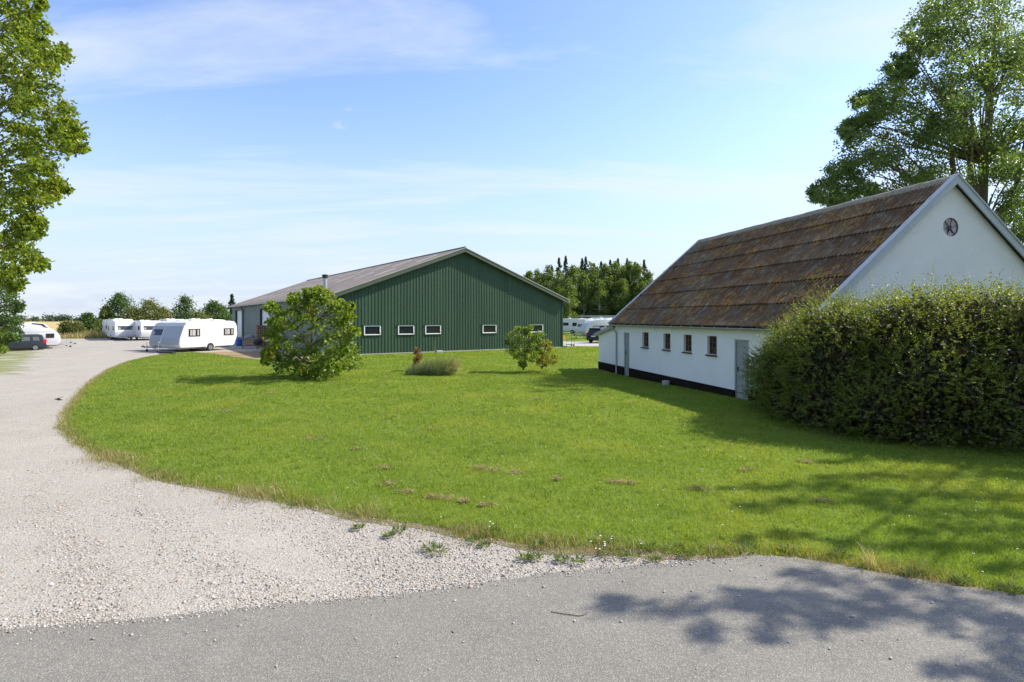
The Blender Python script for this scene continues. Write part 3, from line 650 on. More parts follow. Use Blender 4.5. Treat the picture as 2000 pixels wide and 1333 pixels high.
mb = MB(); pts = [px(a, b, 0.03) for a, b in ((108, 780), (114, 779), (119, 781), (123, 780))]
mb.tube([(a, b, 0.03) for a, b in pts], [0.02, 0.035, 0.02, 0.008], 5)
mb.tube([(pts[1][0], pts[1][1], 0.03), (pts[1][0] - .05, pts[1][1] + .3, 0.07)], [0.02, 0.006], 5)
tag(mb.build('fallen_branch', M['bark']), 'short fallen branch lying on the gravel near the lawn edge', 'branch')

# weeds on the gravel verge --------------------------------------------------
weed_px = [(840, 1075, 22), (855, 1082, 26), (925, 1060, 20), (945, 1070, 15), (965, 1045, 30), (1025, 1095, 16), (1050, 1070, 18), (1048, 1093, 16), (1125, 1100, 24), (1095, 1098, 14), (1190, 1085, 30), (1175, 1060, 34), (1235, 1090, 24), (1265, 1075, 28), (1278, 1100, 16), (1315, 1078, 28), (1340, 1090, 20), (780, 1040, 16), (760, 1050, 12), (700, 1035, 14), (1400, 1085, 22), (1460, 1078, 28), (1540, 1080, 22), (1640, 1090, 24), (1790, 1125, 18), (1880, 1142, 24), (1975, 1160, 30), (1770, 1128, 14), (575, 990, 14), (300, 925, 14), (245, 905, 12)]
wsrc = {}
for i, (a, b, s) in enumerate(weed_px):
    X, Y = px(a, b); rad = s * Y / FPX
    n = 90; th = rng.uniform(0, 2 * np.pi, n); rr = rng.random(n) ** 0.6 * rad * 0.7
    c = np.column_stack([rr * np.cos(th), rr * np.sin(th), rng.uniform(0.0, 0.5, n) * rad * 0.4 + 0.005])
    ax = np.column_stack([np.cos(th), np.sin(th), rng.uniform(0.2, 1.6, n)])
    c[0] = 0
    o = leaves('weed', c, ax, rand_dirs(n, 1.5), rng.uniform(0.03, 0.08, n), 0.014, M['weed'])
    o.location = (X, Y, 0.01); tag(o, 'low green weed growing in the gravel by the asphalt edge', 'weed', 'weeds in the gravel verge')
for i, (a, b, n_) in enumerate([(1172, 1084, 7), (965, 1043, 3), (1180, 1066, 3)]):
    X, Y = px(a, b); e = empty('daisy_plant', (X, Y, 0.005))
    for _ in range(n_):
        x0, y0 = random.uniform(-.08, .08), random.uniform(-.05, .05); hh = random.uniform(.07, .15); mb = MB(); mp_ = MB(); cx, cy = x0 * 1.4, y0 * 1.4
        mb.tube([(x0 * .4, y0 * .4, 0), (cx, cy, hh)], 0.0025, 4); st_ = mb.build('stem', M['weed'], e)
        vv_ = [(cx, cy, hh + .006)] + [(cx + (.013 if k % 2 else .009) * math.cos(k * math.pi / 8), cy + (.013 if k % 2 else .009) * math.sin(k * math.pi / 8), hh + .002) for k in range(16)]
        mp_.add(vv_, [(0, 1 + k, 1 + (k + 1) % 16) for k in range(16)]); mp_.build('flower', M['petal'], st_)
    tag(e, 'white daisies flowering among the verge weeds', 'daisies', 'daisies in the verge')
X, Y = px(1695, 1112); n = 60
o = blades('grass_tuft', np.column_stack([rng.normal(0, .035, n), rng.normal(0, .03, n)]), 0, rng.uniform(.12, .36, n), 0.007, rng.uniform(.2, .8, n), M['straw'], None, True)
o.location = (X, Y, 0.02); tag(o, 'tall straw-coloured grass tuft beside the shadowed asphalt edge', 'grass tuft')

# tall rough grass beyond the yard on the left
n = 26000; x = rng.uniform(-100, -44, n); y = rng.uniform(80, 112, n)
k = (y > 80 + 0.0 * x) & ~((x > -56) & (y < 84)); x, y = x[k], y[k]
o = blades('rough_grass', np.column_stack([x, y]), ground(x, y), rng.uniform(0.5, 1.5, len(x)) * (0.6 + 0.4 * np.sin(x * .5) * np.sin(y * .4)), 0.10, rng.uniform(.1, .6, len(x)), M['dry_blade'])
tag(o, 'tall dry rough grass and weeds beyond the gravel yard', 'rough grass', kind='stuff')
n = 9000; x = rng.uniform(4, 40, n); y = rng.uniform(69, 100, n)
tag(blades('far_lawn_grass', np.column_stack([x, y]), 0.0, rng.uniform(.08, .2, n), 0.07, .6, M['blade']), 'green grass strip beyond the yard road with parked caravans', 'grass', kind='stuff')
#@@STRUCT
sheet('grass_strip', [(3, 68.0), (45, 68.0), (60, 125), (-20, 125), (-5, 80)], 0.0, M['lawn'], 8)

# ================================================================== GREEN BARN
def gable_at(xp, yp):
    """pixel on the barn gable plane -> local x, z"""
    r = (xp - 1000) / FPX       # (BO.x + a*BX.x) = r*(BO.y + a*BX.y)
    a = (r * BO.y - BO.x) / (BX.x - r * BX.y); d = BO.y + a * BX.y
    return a, EYE - (yp - HORIZON) * d / FPX
def side_at(xp, yp, off=-BHW):
    o = BO + BX * off; r = (xp - 1000) / FPX
    a = (r * o.y - o.x) / (BY.x - r * BY.y); d = o.y + a * BY.y
    return a, EYE - (yp - HORIZON) * d / FPX
EV, AP = 4.52, 8.52          # wall height at the eaves and at the ridge
def roof_z(x): return AP - (AP - EV) * abs(x) / BHW
barn = empty('green_barn', BO, BRZ)
tag(barn, 'large dark green ribbed steel barn with low grey roof', 'barn')
wins = []
for (a, b, c, d) in [(710.4, 742.9, 645, 664.6), (777, 808.4, 644.6, 664), (830, 860.6, 643, 662.3), (941.9, 968.8, 640.3, 659), (1034.5, 1060, 639, 656.3)]:
    x0, z1 = gable_at(a, c); x1, z0 = gable_at(b, d); zc = (z0 + z1) / 2
    wins.append((x0, x1, 1.50, 2.24))
PITCH = 0.265
def rib_profile(u0, u1, pitch):
    """breakpoints (u, outward offset) of a trapezoid sheet"""
    o = []; u = u0
    while u < u1 - 1e-6:
        for f, h in ((0.0, 0.0), (0.56, 0.0), (0.64, 0.028), (0.92, 0.028), (1.0, 0.0)):
            if f == 0.0 and o: continue
            uu = u + f * pitch
            if uu <= u1 + 1e-6: o.append((uu, h))
        u += pitch
    return o
mb = MB(); prof = rib_profile(-BHW, BHW, PITCH)
for (u0, h0), (u1, h1) in zip(prof[:-1], prof[1:]):
    um = (u0 + u1) / 2; cuts = [(w[2], w[3]) for w in wins if w[0] - 0.02 < um < w[1] + 0.02]
    spans = [(0.10, None)] if not cuts else [(0.10, cuts[0][0]), (cuts[0][1], None)]
    for (za, zb) in spans:
        t0 = roof_z(u0) if zb is None else zb; t1 = roof_z(u1) if zb is None else zb
        mb.quad((u0, -h0, za), (u1, -h1, za), (u1, -h1, t1), (u0, -h0, t0))
mb.build('gable_cladding', M['green'], barn)
MB().box(-BHW - 0.03, BHW + 0.03, -0.03, 0.25, -0.35, 0.096).build('base_rail', M['concrete'], barn)
for s in (-1, 1):
    MB().box(s * BHW - 0.06, s * BHW + 0.06, -0.07, 0.12, 0.098, EV - 0.06).build('corner_trim', M['green_dark'], barn)
# interior shell so that windows look into a real dark hall
mb = MB(); mb.quad((-BHW + .3, 1.6, 0), (BHW - .3, 1.6, 0), (BHW - .3, 1.6, EV), (-BHW + .3, 1.6, EV)); mb.build('inner_partition', M['concrete'], barn)
for i, (x0, x1, z0, z1) in enumerate(wins):
    f = 0.075; y0, y1 = -0.075, 0.10
    fr = MB(); fr.box(x0, x1, y0, y1, z0, z0 + f); fr.box(x0, x1, y0, y1, z1 - f, z1); fr.box(x0, x0 + f, y0, y1, z0 + f, z1 - f); fr.box(x1 - f, x1, y0, y1, z0 + f, z1 - f)
    w = fr.build('window', M['pvc'], barn, bevel=0.008, seg=1)
    MB().box(x0 + f, x1 - f, -0.02, -0.005, z0 + f, z1 - f).build('pane', M['glass'], w)
    fl = MB(); fl.box(x0 - .10, x1 + .10, -0.10, -0.005, z1 + .004, z1 + .035); fl.box(x0 - .05, x1 + .05, -0.085, -0.005, z0 - .03, z0 - .004); fl.box(x1 + .004, x1 + .14, -0.056, -0.046, z0 - .03, z1)
    fl.build('flashing', M['green_dark'], w)
    MB().box(x1 - 0.055, x1 - 0.03, -0.11, -0.075, z0 + .10, z0 + .26).build('handle', M['pvc'], w)
# side wall (left) with recessed roller doors
holes = []
a0, zt = side_at(460.5, 608); a1, _ = side_at(472.6, 608); holes.append((a1, a0, 0.0, 3.85))
a0, zt = side_at(508.5, 605); a1, _ = side_at(527.5, 605); holes.append((a1, a0, 0.0, 3.85))
mb = MB(); prof = rib_profile(0.0, BLEN, PITCH)
for (u0, h0), (u1, h1) in zip(prof[:-1], prof[1:]):
    um = (u0 + u1) / 2; hz = [h for h in holes if h[0] < um < h[1]]
    z0 = hz[0][3] if hz else 0.10
    mb.quad((-BHW - h1, u1, z0), (-BHW - h0, u0, z0), (-BHW - h0, u0, EV), (-BHW - h1, u1, EV))
mb.build('side_cladding', M['side_wall'], barn)
for (y0, y1, z0, z1) in holes:
    dr = MB(); REC = 0.2
    dr.box(-BHW + REC, -BHW + REC + .05, y0, y1, z0, z1)
    d = dr.build('roller_door', M['white_door'], barn)
    g = MB()
    for k in range(1, 8): g.box(-BHW + REC - .012, -BHW + REC - .002, y0, y1, z1 * k / 8 - .02, z1 * k / 8 + .02)
    g.build('slat_joint', M['van_trim'], d)
    j = MB(); j.box(-BHW - .05, -BHW + REC, y1 + .002, y1 + .10, 0, z1); j.box(-BHW - .05, -BHW + REC, y0 - .10, y0 - .002, 0, z1); j.box(-BHW - .05, -BHW + REC, y0 - .1, y1 + .1, z1 + .002, z1 + .12)
    j.build('door_jamb', M['green_dark'], barn)
b = MB(); b.quad((BHW, 0, -.3), (BHW, BLEN, -.3), (BHW, BLEN, EV), (BHW, 0, EV)); b.add([(-BHW, BLEN, -.3), (BHW, BLEN, -.3), (BHW, BLEN, EV), (0, BLEN, AP), (-BHW, BLEN, EV)], [(0, 1, 2, 3, 4)])
b.build('rear_wall', M['green'], barn)
# roof, corrugated along the slope
OVX, OVY = 0.45, 0.43
SLOPE = (AP - EV) / BHW
for s in (-1, 1):
    mb = MB(); n = int((BLEN + 2 * OVY) / 0.177) * 4; v = []; f = []
    for k in range(n + 1):
        y = -OVY + (BLEN + 2 * OVY) * k / n; dz = 0.026 * math.cos(k * math.pi / 2) + 0.19
        xe = s * (BHW + OVX)
        v += [(xe, y, roof_z(xe) + dz), (0, y, AP + dz)]
        if k: i = 2 * k; f.append((i - 2, i, i + 1, i - 1))
    mb.add(v, f); rf = mb.build('roof', M['barn_roof'], barn)
    dk = MB(); xe = s * (BHW + OVX - .04)
    dk.add([(0, -OVY + .06, AP + .0), (xe, -OVY + .06, roof_z(xe) + .0), (xe, -OVY + .06, roof_z(xe) + .14), (0, -OVY + .06, AP + .14),
            (0, BLEN + OVY - .06, AP), (xe, BLEN + OVY - .06, roof_z(xe)), (xe, BLEN + OVY - .06, roof_z(xe) + .14), (0, BLEN + OVY - .06, AP + .14)],
           [(0, 1, 2, 3), (7, 6, 5, 4), (0, 4, 5, 1), (1, 5, 6, 2), (2, 6, 7, 3)])
    dk.build('roof_deck', M['green_dark'], barn)
    # gable verge boards: a dark lower board and a pale edge above it
    for (zo, hh, yo, mm) in ((-0.16, 0.30, -OVY - .02, 'fascia'), (0.145, 0.07, -OVY - .05, 'fascia_pale')):
        xe = s * (BHW + OVX + .02)
        fb = MB(); fb.add([(0, yo, AP + zo), (xe, yo, roof_z(xe) + zo), (xe, yo, roof_z(xe) + zo + hh), (0, yo, AP + zo + hh), (0, yo + .06, AP + zo), (xe, yo + .06, roof_z(xe) + zo), (xe, yo + .06, roof_z(xe) + zo + hh), (0, yo + .06, AP + zo + hh)],
                          [(0, 1, 2, 3), (7, 6, 5, 4), (0, 4, 5, 1), (1, 5, 6, 2), (2, 6, 7, 3), (3, 7, 4, 0)])
        fb.build('verge_board', M[mm], barn)
    g = MB(); xe = s * (BHW + OVX + .08); g.tube([(xe, -OVY, roof_z(xe) + .10), (xe, BLEN + OVY, roof_z(xe) + .10)], 0.08, 8); g.build('gutter', M['fascia_pale'], barn)
MB().tube([(0, -OVY - .02, AP + .22), (0, BLEN + OVY, AP + .22)], 0.09, 8).build('ridge_cap', M['barn_roof'], barn)
a, _ = side_at(477, 610)
dp = MB(); dp.tube([(-BHW - OVX, a, EV - .15), (-BHW - .14, a, EV - .7), (-BHW - .14, a, 0.1)], 0.075, 8); dp.build('downpipe', M['green_dark'], barn)
# narrow pale skylights up the slope
for (row, f0, f1, y0, stp, cnt) in ((0, 0.12, 0.30, 2.2, 5.3, 9), (1, 0.42, 0.60, 3.4, 5.3, 8), (2, 0.72, 0.88, 14.5, 5.3, 6)):
    for k in range(cnt):
        y = y0 + k * stp; x0, x1 = -f0 * BHW, -f1 * BHW
        sl = MB(); sl.add([(x0, y, roof_z(x0) + .232), (x1, y, roof_z(x1) + .232), (x1, y + .30, roof_z(x1) + .232), (x0, y + .30, roof_z(x0) + .232)], [(0, 1, 2, 3)])
        sl.add([(x0, y, roof_z(x0) + .2), (x1, y, roof_z(x1) + .2), (x1, y, roof_z(x1) + .232), (x0, y, roof_z(x0) + .232)], [(0, 1, 2, 3)])
        sl.build('skylight', M['skylight'], barn)
# flue pipe beside the eaves
cx, cy = -BHW + 0.15, 3.1; zb = roof_z(cx)
fl = MB(); fl.tube([(cx, cy, zb - .2), (cx, cy, 5.95)], 0.16, 14); flo = fl.build('flue_pipe', M['galv'], barn, smooth=True)
MB().lathe([(0.21, 5.95), (0.21, 6.12), (0.24, 6.13), (0.24, 6.2), (0.10, 6.24)], (cx, cy, 0)).build('cap', M['plastic_dark'], flo)
MB().lathe([(0.32, zb + .12), (0.18, zb + .34)], (cx, cy, 0)).build('collar', M['galv'], flo)

# thin stake and grey box at the foot of the barn
a, z = gable_at(847, 689); p = BO + BX * a - BY * 0.55
o = MB().box(-.28, .28, -.15, .15, 0, .17).build('utility_box', M['concrete'], None, bevel=.02); o.location = (p.x + .2, p.y, .02); o.rotation_euler.z = BRZ
tag(o, 'low grey concrete box at the foot of the green barn wall', 'box')
o = MB().tube([(0, 0, 0), (0.02, 0, 1.0)], 0.018, 6).build('stake', M['wood']); o.location = (p.x - .12, p.y - .35, .02)
tag(o, 'thin upright wooden stake standing before the green barn wall', 'stake')

# ================================================================== WHITE HOUSE
house = empty('white_farmhouse', HO, HRZ)
tag(house, 'white brick outbuilding with steep lichen-covered corrugated roof and round gable window', 'house')
def wall_at(xp, yp):
    r = (xp - 1000) / FPX; t = (r * HO.y - HO.x) / (HY.x - r * HY.y); d = HO.y + t * HY.y
    return t, EYE - (yp - HORIZON) * d / FPX
HW, HL = 10.28, 15.0           # width and length
EZ, RZ, OV = 2.46, 7.12, 0.27  # eaves, ridge, overhang
PITCHH = (RZ - EZ) / (HW / 2 + OV)
def hz(x): return RZ - abs(x - HW / 2) * PITCHH
G0 = 0.16                      # gable wall sits a little behind the verge boards
ops = []
for (a, b, c, d) in [(1254.4, 1266.7, 651.7, 681), (1295.5, 1309.4, 654.4, 688.2), (1335.1, 1350.8, 656.9, 692.7), (1381.4, 1400, 659.8, 698.7)]:
    t1, _ = wall_at(a, c); t0, _ = wall_at(b, c); tm = (t0 + t1) / 2
    ops.append([t0, t1, 1.42, 2.12, 'w'])
t1, _ = wall_at(1434.5, 663); t0, _ = wall_at(1462.4, 663); ops.append([t0, t1, 0.02, 2.05, 'd'])
t1, _ = wall_at(1218.4, 650); t0, _ = wall_at(1229.2, 650); ops.append([t0, t1, 0.02, 2.05, 'd'])
PL = 0.235
# long wall with openings and reveals (built as cells, local y along the wall)
def cells(y_lo, y_hi, z_lo, z_hi, holes):
    Y = sorted({y_lo, y_hi, *[h for o in holes for h in o[:2]]}); Z = sorted({z_lo, z_hi, *[min(max(h, z_lo), z_hi) for o in holes for h in o[2:4]]}); r = []
    for a, b in zip(Y[:-1], Y[1:]):
        for c, d in zip(Z[:-1], Z[1:]):
            ym, zm = (a + b) / 2, (c + d) / 2
            if not any(o[0] < ym < o[1] and o[2] < zm < o[3] for o in holes) and b > a and d > c: r.append((a, b, c, d))
    return r
DEP = 0.16
mb = MB(); top = EZ + 0.12
for (a, b, c, d) in cells(G0, HL, PL, top, ops): mb.quad((0, b, c), (0, a, c), (0, a, d), (0, b, d))
for (y0, y1, z0, z1, kind) in ops:
    zb = max(z0, PL)
    mb.quad((0, y0, zb), (DEP, y0, zb), (DEP, y0, z1), (0, y0, z1)); mb.quad((0, y1, zb), (DEP, y1, zb), (DEP, y1, z1), (0, y1, z1))
    mb.quad((0, y0, z1), (0, y1, z1), (DEP, y1, z1), (DEP, y0, z1))
    if kind == 'w': mb.quad((0, y0, z0), (0, y1, z0), (DEP, y1, z0), (DEP, y0, z0))
mb.add([(HW, G0, -.3), (HW, HL, -.3), (HW, HL, top), (HW, G0, top)], [(0, 1, 2, 3)])
mb.add([(0, HL, -.3), (HW, HL, -.3), (HW, HL, top), (HW / 2, HL, RZ - .05), (0, HL, top)], [(0, 1, 2, 3, 4)])
mb.build('wall', M['white_brick'], house)
# gable wall with a round opening
CW, CZ, CR = None, None, 0.30
r = (1857 - 1000) / FPX; g0 = HO + HY * G0; cxl = (r * g0.y - g0.x) / (HX.x - r * HX.y); dd = g0.y + cxl * HX.y; czl = EYE - (444 - HORIZON) * dd / FPX
outer = [(0, PL), (HW, PL), (HW, top), (HW / 2, RZ - .03), (0, top)]
circ = [(cxl + CR * math.cos(2 * math.pi * k / 32), czl + CR * math.sin(2 * math.pi * k / 32)) for k in range(32)]
rr = delaunay_2d_cdt([Vector(p) for p in outer + circ], [(5 + k, 5 + (k + 1) % 32) for k in range(32)], [list(range(5))], 1, 1e-5)
vv = [(p.x, G0, p.y) for p in rr[0]]; ff = []
for f in rr[2]:
    c = sum((rr[0][i] for i in f), Vector((0, 0))) / len(f)
    if (c - Vector((cxl, czl))).length > CR * 0.97: ff.append(tuple(f))
mb = MB(); mb.add(vv, ff)
for k in range(32):
    a, b = circ[k], circ[(k + 1) % 32]; mb.quad((a[0], G0, a[1]), (b[0], G0, b[1]), (b[0], G0 + .14, b[1]), (a[0], G0 + .14, a[1]))
mb.build('gable_wall', M['white_brick'], house)
rw = MB()
def ring(mb_, r0, r1, y0, y1, n=32):
    for k in range(n):
        t0, t1 = 2 * math.pi * k / n, 2 * math.pi * (k + 1) / n; q = []
        for (rad, yy) in ((r0, y0), (r1, y0), (r1, y1), (r0, y1)):
            q.append([(cxl + rad * math.cos(t), yy, czl + rad * math.sin(t)) for t in (t0, t1)])
        for i in range(4):
            j = (i + 1) % 4; mb_.quad(q[i][0], q[j][0], q[j][1], q[i][1])
ring(rw, CR - .018, CR, G0 + .012, G0 + .06); ring(rw, .05, .062, G0 + .015, G0 + .05, 16)
for k in range(6):
    t = k * math.pi / 3 + 0.2
    rw.bar((cxl + .06 * math.cos(t), G0 + .035, czl + .06 * math.sin(t)), (cxl + (CR - .02) * math.cos(t), G0 + .035, czl + (CR - .02) * math.sin(t)), 0.010, 0.02, (0, 1, 0))
rwo = rw.build('round_window', M['cast'], house)
rwo['label'] = 'round six-spoked cast window high in the gable'
for k in range(6):
    t0 = k * math.pi / 3 + 0.2; pn = MB(); pts = [(cxl + .05 * math.cos(t0), G0 + .045 + .004 * (k % 3), czl + .05 * math.sin(t0))]
    pts += [(cxl + (CR - .01) * math.cos(t0 + a * math.pi / 18), G0 + .045 + .006 * ((k * 2) % 3), czl + (CR - .01) * math.sin(t0 + a * math.pi / 18)) for a in range(7)] + [(cxl + .05 * math.cos(t0 + math.pi / 3), G0 + .09, czl + .05 * math.sin(t0 + math.pi / 3))]
    pn.add(pts, [tuple(range(len(pts)))]); pn.build('pane', M['grey_pane'], rwo)
# plinth
mb = MB(); mb.box(-.035, .3, G0 + .01, min(o[0] for o in ops if o[4] == 'd') , -.6, PL)
ds = sorted([o for o in ops if o[4] == 'd'])
mb.box(-.035, .3, ds[0][1], ds[1][0], -.6, PL); mb.box(-.035, .3, ds[1][1], HL, -.6, PL); mb.box(0, HW, G0 - .035, G0 + .2, -.6, PL - .003)
mb.build('plinth', M['tar'], house)
# windows
for (y0, y1, z0, z1, kind) in ops:
    if kind != 'w': continue
    xi = 0.10; f = 0.035; fr = MB()
    fr.box(xi, xi + .05, y0, y0 + f, z0, z1); fr.box(xi, xi + .05, y1 - f, y1, z0, z1); fr.box(xi, xi + .05, y0 + f, y1 - f, z0, z0 + f); fr.box(xi, xi + .05, y0 + f, y1 - f, z1 - f, z1)
    for k in (1, 2): fr.box(xi + .003, xi + .047, y0 + (y1 - y0) * k / 3 - .011, y0 + (y1 - y0) * k / 3 + .011, z0 + f, z1 - f)
    for k in (1, 2): fr.box(xi + .006, xi + .044, y0 + f, y1 - f, z0 + (z1 - z0) * k / 3 - .010, z0 + (z1 - z0) * k / 3 + .010)
    w = fr.build('window', M['rust_wood'], house)
    for a in range(3):
        for c in range(3):
            ya, yb = y0 + (y1 - y0) * a / 3 + .012, y0 + (y1 - y0) * (a + 1) / 3 - .012; za, zb = z0 + (z1 - z0) * c / 3 + .012, z0 + (z1 - z0) * (c + 1) / 3 - .012
            MB().box(xi + .02, xi + .027, ya, yb, za, zb).build('pane', M['glass'], w)
    sl = MB(); sl.add([(-.09, y0 - .03, z0 - .075), (-.09, y1 + .03, z0 - .075), (-.09, y1 + .03, z0 - .045), (-.09, y0 - .03, z0 - .045), (xi, y0 - .03, z0 - .075), (xi, y1 + .03, z0 - .075), (xi, y1 + .03, z0 + .012), (xi, y0 - .03, z0 + .012)],
                      [(0, 1, 2, 3), (7, 6, 5, 4), (3, 2, 6, 7), (0, 4, 5, 1), (1, 5, 6, 2), (0, 3, 7, 4)])
    sl.build('sill', M['slate'], w)
MB().box(0.9, 0.95, 0.5, HL - .3, 0, EZ).build('inner_partition', M['concrete'], house)
# plank doors
for (y0, y1, z0, z1, kind) in ops:
    if kind != 'd': continue
    fr = MB(); f = .05; fr.box(.04, .12, y0, y0 + f, -.25, z1); fr.box(.04, .12, y1 - f, y1, -.25, z1); fr.box(.04, .12, y0 + f, y1 - f, z1 - f, z1)
    d = fr.build('door', M['door_grey'], house); n = 7; wd = (y1 - y0 - 2 * f) / n
    for k in range(n):
        pl = MB().box(.068 + .002 * (k % 2), .105, y0 + f + k * wd + .004, y0 + f + (k + 1) * wd - .004, -.22, z1 - f - .003).build('plank', M['door_grey'], d)
    MB().box(.104, .12, y0 + f, y1 - f, -.22, z1 - f).build('backing', M['dark'], d)
    hd = MB(); hd.tube([(.07, y1 - .12, 1.0), (.02, y1 - .12, 1.0), (.02, y1 - .22, 1.0)], .01, 6); hd.box(.055, .068, y1 - .145, y1 - .095, .9, 1.08); hd.build('handle', M['plastic_dark'], d)
# corrugated roof sheets
SL = math.hypot(HW / 2 + OV, RZ - EZ); ROWS, COLS = 6, 15; RL = SL / ROWS; SW = (HL + 0.22) / COLS
wv = SW / 6; v = []; f = []
nseg = 24
for k in range(nseg + 1):
    u = SW * k / nseg; c = 0.034 * math.cos(2 * math.pi * k / 4)
    v += [(u, 0.0, 0.065 + c), (u, RL + .10, 0.004 + c), (u, 0.0, 0.025 + c)]
    if k: i = 3 * k; f += [(i - 3, i, i + 1, i - 2), (i - 1, i + 2, i, i - 3)]
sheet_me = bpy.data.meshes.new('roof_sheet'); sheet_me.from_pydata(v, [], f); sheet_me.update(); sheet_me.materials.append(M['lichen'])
ang = math.atan2(RZ - EZ, HW / 2 + OV)
for s in (0, 1):
    for rr_ in range(ROWS):
        for cc in range(COLS):
            o = bpy.data.objects.new('roof_sheet', sheet_me); COL.objects.link(o); o.parent = house
            # local u runs along the ridge, v up the slope
            if s == 0:
                ux, uv, un = Vector((0, -1, 0)), Vector((math.cos(ang), 0, math.sin(ang))), None
                p0 = Vector((-OV, G0 - .16 + (cc + 1) * SW, EZ))
            else:
                ux, uv = Vector((0, 1, 0)), Vector((-math.cos(ang), 0, math.sin(ang)))
                p0 = Vector((HW + OV, G0 - .16 + cc * SW, EZ))
            un = ux.cross(uv); p0 = p0 + uv * (rr_ * RL) + un * (0.03 + random.uniform(-.004, .006)) + uv * random.uniform(-.012, .012)
            mt = Matrix((ux, uv, un)).transposed().to_4x4(); mt.translation = p0; o.matrix_local = mt
mb = MB()
for s in (0, 1):
    e = -OV + .04 if s == 0 else HW + OV - .04; m_ = HW / 2
    mb.add([(e, G0 - .1, EZ - .02), (m_, G0 - .1, RZ - .06), (m_, HL, RZ - .06), (e, HL, EZ - .02)], [(0, 1, 2, 3)])
mb.build('roof_underlay', M['dark'], house)
for k in range(14):
    y0 = G0 - .1 + k * (HL + .1) / 14; y1 = y0 + (HL + .1) / 14 + .06; rc = MB(); pr = []
    for t in range(9):
        a = math.pi * t / 8; pr.append((HW / 2 - math.cos(a) * 0.20, RZ + .01 + math.sin(a) * .13 - abs(math.cos(a)) * .10 + (0.012 if k % 2 else 0)))
    rc.prism_y(pr + [(HW / 2 + .16, RZ - .14), (HW / 2 - .16, RZ - .14)], y0, y1); rc.build('ridge_tile', M['ridge'], house)
# verge boards on both gables: face board and flat cover board on top
for (yy, dy) in ((G0 - .21, -1), (HL + .06, 1)):
    for s in (-1, 1):
        xe = HW / 2 + s * (HW / 2 + OV + .06)
        for (z0, z1, ya, yb, nm) in ((-.20, .055, yy, yy + .045, 'verge_board'), (.058, .115, yy - .035, yy + .16, 'verge_cover')):
            x_m = HW / 2; fb = MB(); zr = RZ + .05; ze = hz(xe) + .05
            fb.add([(x_m, ya, zr + z0), (xe, ya, ze + z0), (xe, ya, ze + z1), (x_m, ya, zr + z1), (x_m, yb, zr + z0), (xe, yb, ze + z0), (xe, yb, ze + z1), (x_m, yb, zr + z1)],
                   [(0, 1, 2, 3), (7, 6, 5, 4), (0, 4, 5, 1), (1, 5, 6, 2), (2, 6, 7, 3), (3, 7, 4, 0)])
            fb.build(nm, M['board_grey'], house)
    mbs = MB()
# gutter and downpipe
g = MB(); gx_ = -OV - .04; n = 10; v = []; f = []
for i, y in enumerate((G0 - .12, HL + .05)):
    for k in range(n + 1):
        a = math.pi + math.pi * k / n; v.append((gx_ + .065 * math.cos(a), y, EZ + .0 + .065 * math.sin(a)))
for k in range(n): f.append((k, k + 1, n + 2 + k, n + 1 + k))
g.add(v, f); g.build('gutter', M['zinc'], house)
# rafter ends under the eaves
for k in range(18):
    y = G0 + .4 + k * (HL - .6) / 17
    MB().add([(-OV + .05, y, hz(-OV + .05) - .15), (-OV + .05, y + .07, hz(-OV + .05) - .15), (.02, y + .07, hz(.02) - .16), (.02, y, hz(.02) - .16), (-OV + .05, y, hz(-OV + .05) - .05), (-OV + .05, y + .07, hz(-OV + .05) - .05), (.02, y + .07, hz(.02) - .05), (.02, y, hz(.02) - .05)],
             [(0, 1, 2, 3), (7, 6, 5, 4), (0, 4, 5, 1), (1, 5, 6, 2), (2, 6, 7, 3), (3, 7, 4, 0)]).build('rafter_end', M['white_brick'], house)
dpy = HL - .30
MB().tube([(gx_, dpy, EZ - .05), (gx_ + .05, dpy, EZ - .22), (-.06, dpy, EZ - .45), (-.06, dpy, -.25)], 0.045, 8).build('downpipe', M['zinc'], house)
# lean-to at the far end
t_end, _ = wall_at(1169, 725)
an = empty('lean_to', house.matrix_basis @ Vector((0, HL + .02, 0)), HRZ); AL = t_end - HL
an.location = HO + HY * (HL + .02)
tag(an, 'small white lean-to with grey sloping roof at the end of the outbuilding', 'lean-to')
mb = MB(); W2 = 4.2
mb.add([(0.02, 0, PL), (0.02, AL, PL), (0.02, AL, 1.80), (0.02, 0, 2.26), (W2, 0, PL), (W2, AL, PL), (W2, AL, 1.80), (W2, 0, 2.26)], [(0, 1, 2, 3), (7, 6, 5, 4), (1, 5, 6, 2), (3, 2, 6, 7), (0, 3, 7, 4)])
mb.build('wall', M['white_brick'], an)
MB().box(-.01, W2, 0.0, AL + .02, -.6, PL - .003).build('plinth', M['tar'], an)
mb = MB(); q0, q1 = 2.22, 1.72
mb.add([(-.18, -.015, q0 + .03), (-.18, AL + .35, q1), (W2 + .2, AL + .35, q1), (W2 + .2, -.015, q0 + .03), (-.18, -.015, q0 + .19), (-.18, AL + .35, q1 + .17), (W2 + .2, AL + .35, q1 + .17), (W2 + .2, -.015, q0 + .19)],
       [(3, 2, 1, 0), (4, 5, 6, 7), (0, 1, 5, 4), (1, 2, 6, 5), (2, 3, 7, 6), (3, 0, 4, 7)])
mb.build('roof', M['door_grey'], an)
# grey drain box beside the plinth
t, z = wall_at(1310, 747); p = HO + HY * t - HX * .22
e = empty('drain_cover', (p.x, p.y, G(p.x, p.y)), HRZ)
MB().lathe([(.16, 0), (.16, .13), (.18, .14), (.18, .19), (.13, .2)], n=16).build('body', M['concrete'], e); MB().lathe([(.10, .2), (.10, .215)], n=12).build('lid', M['zinc'], e)
tag(e, 'small round grey drain pot beside the black plinth of the outbuilding', 'drain')

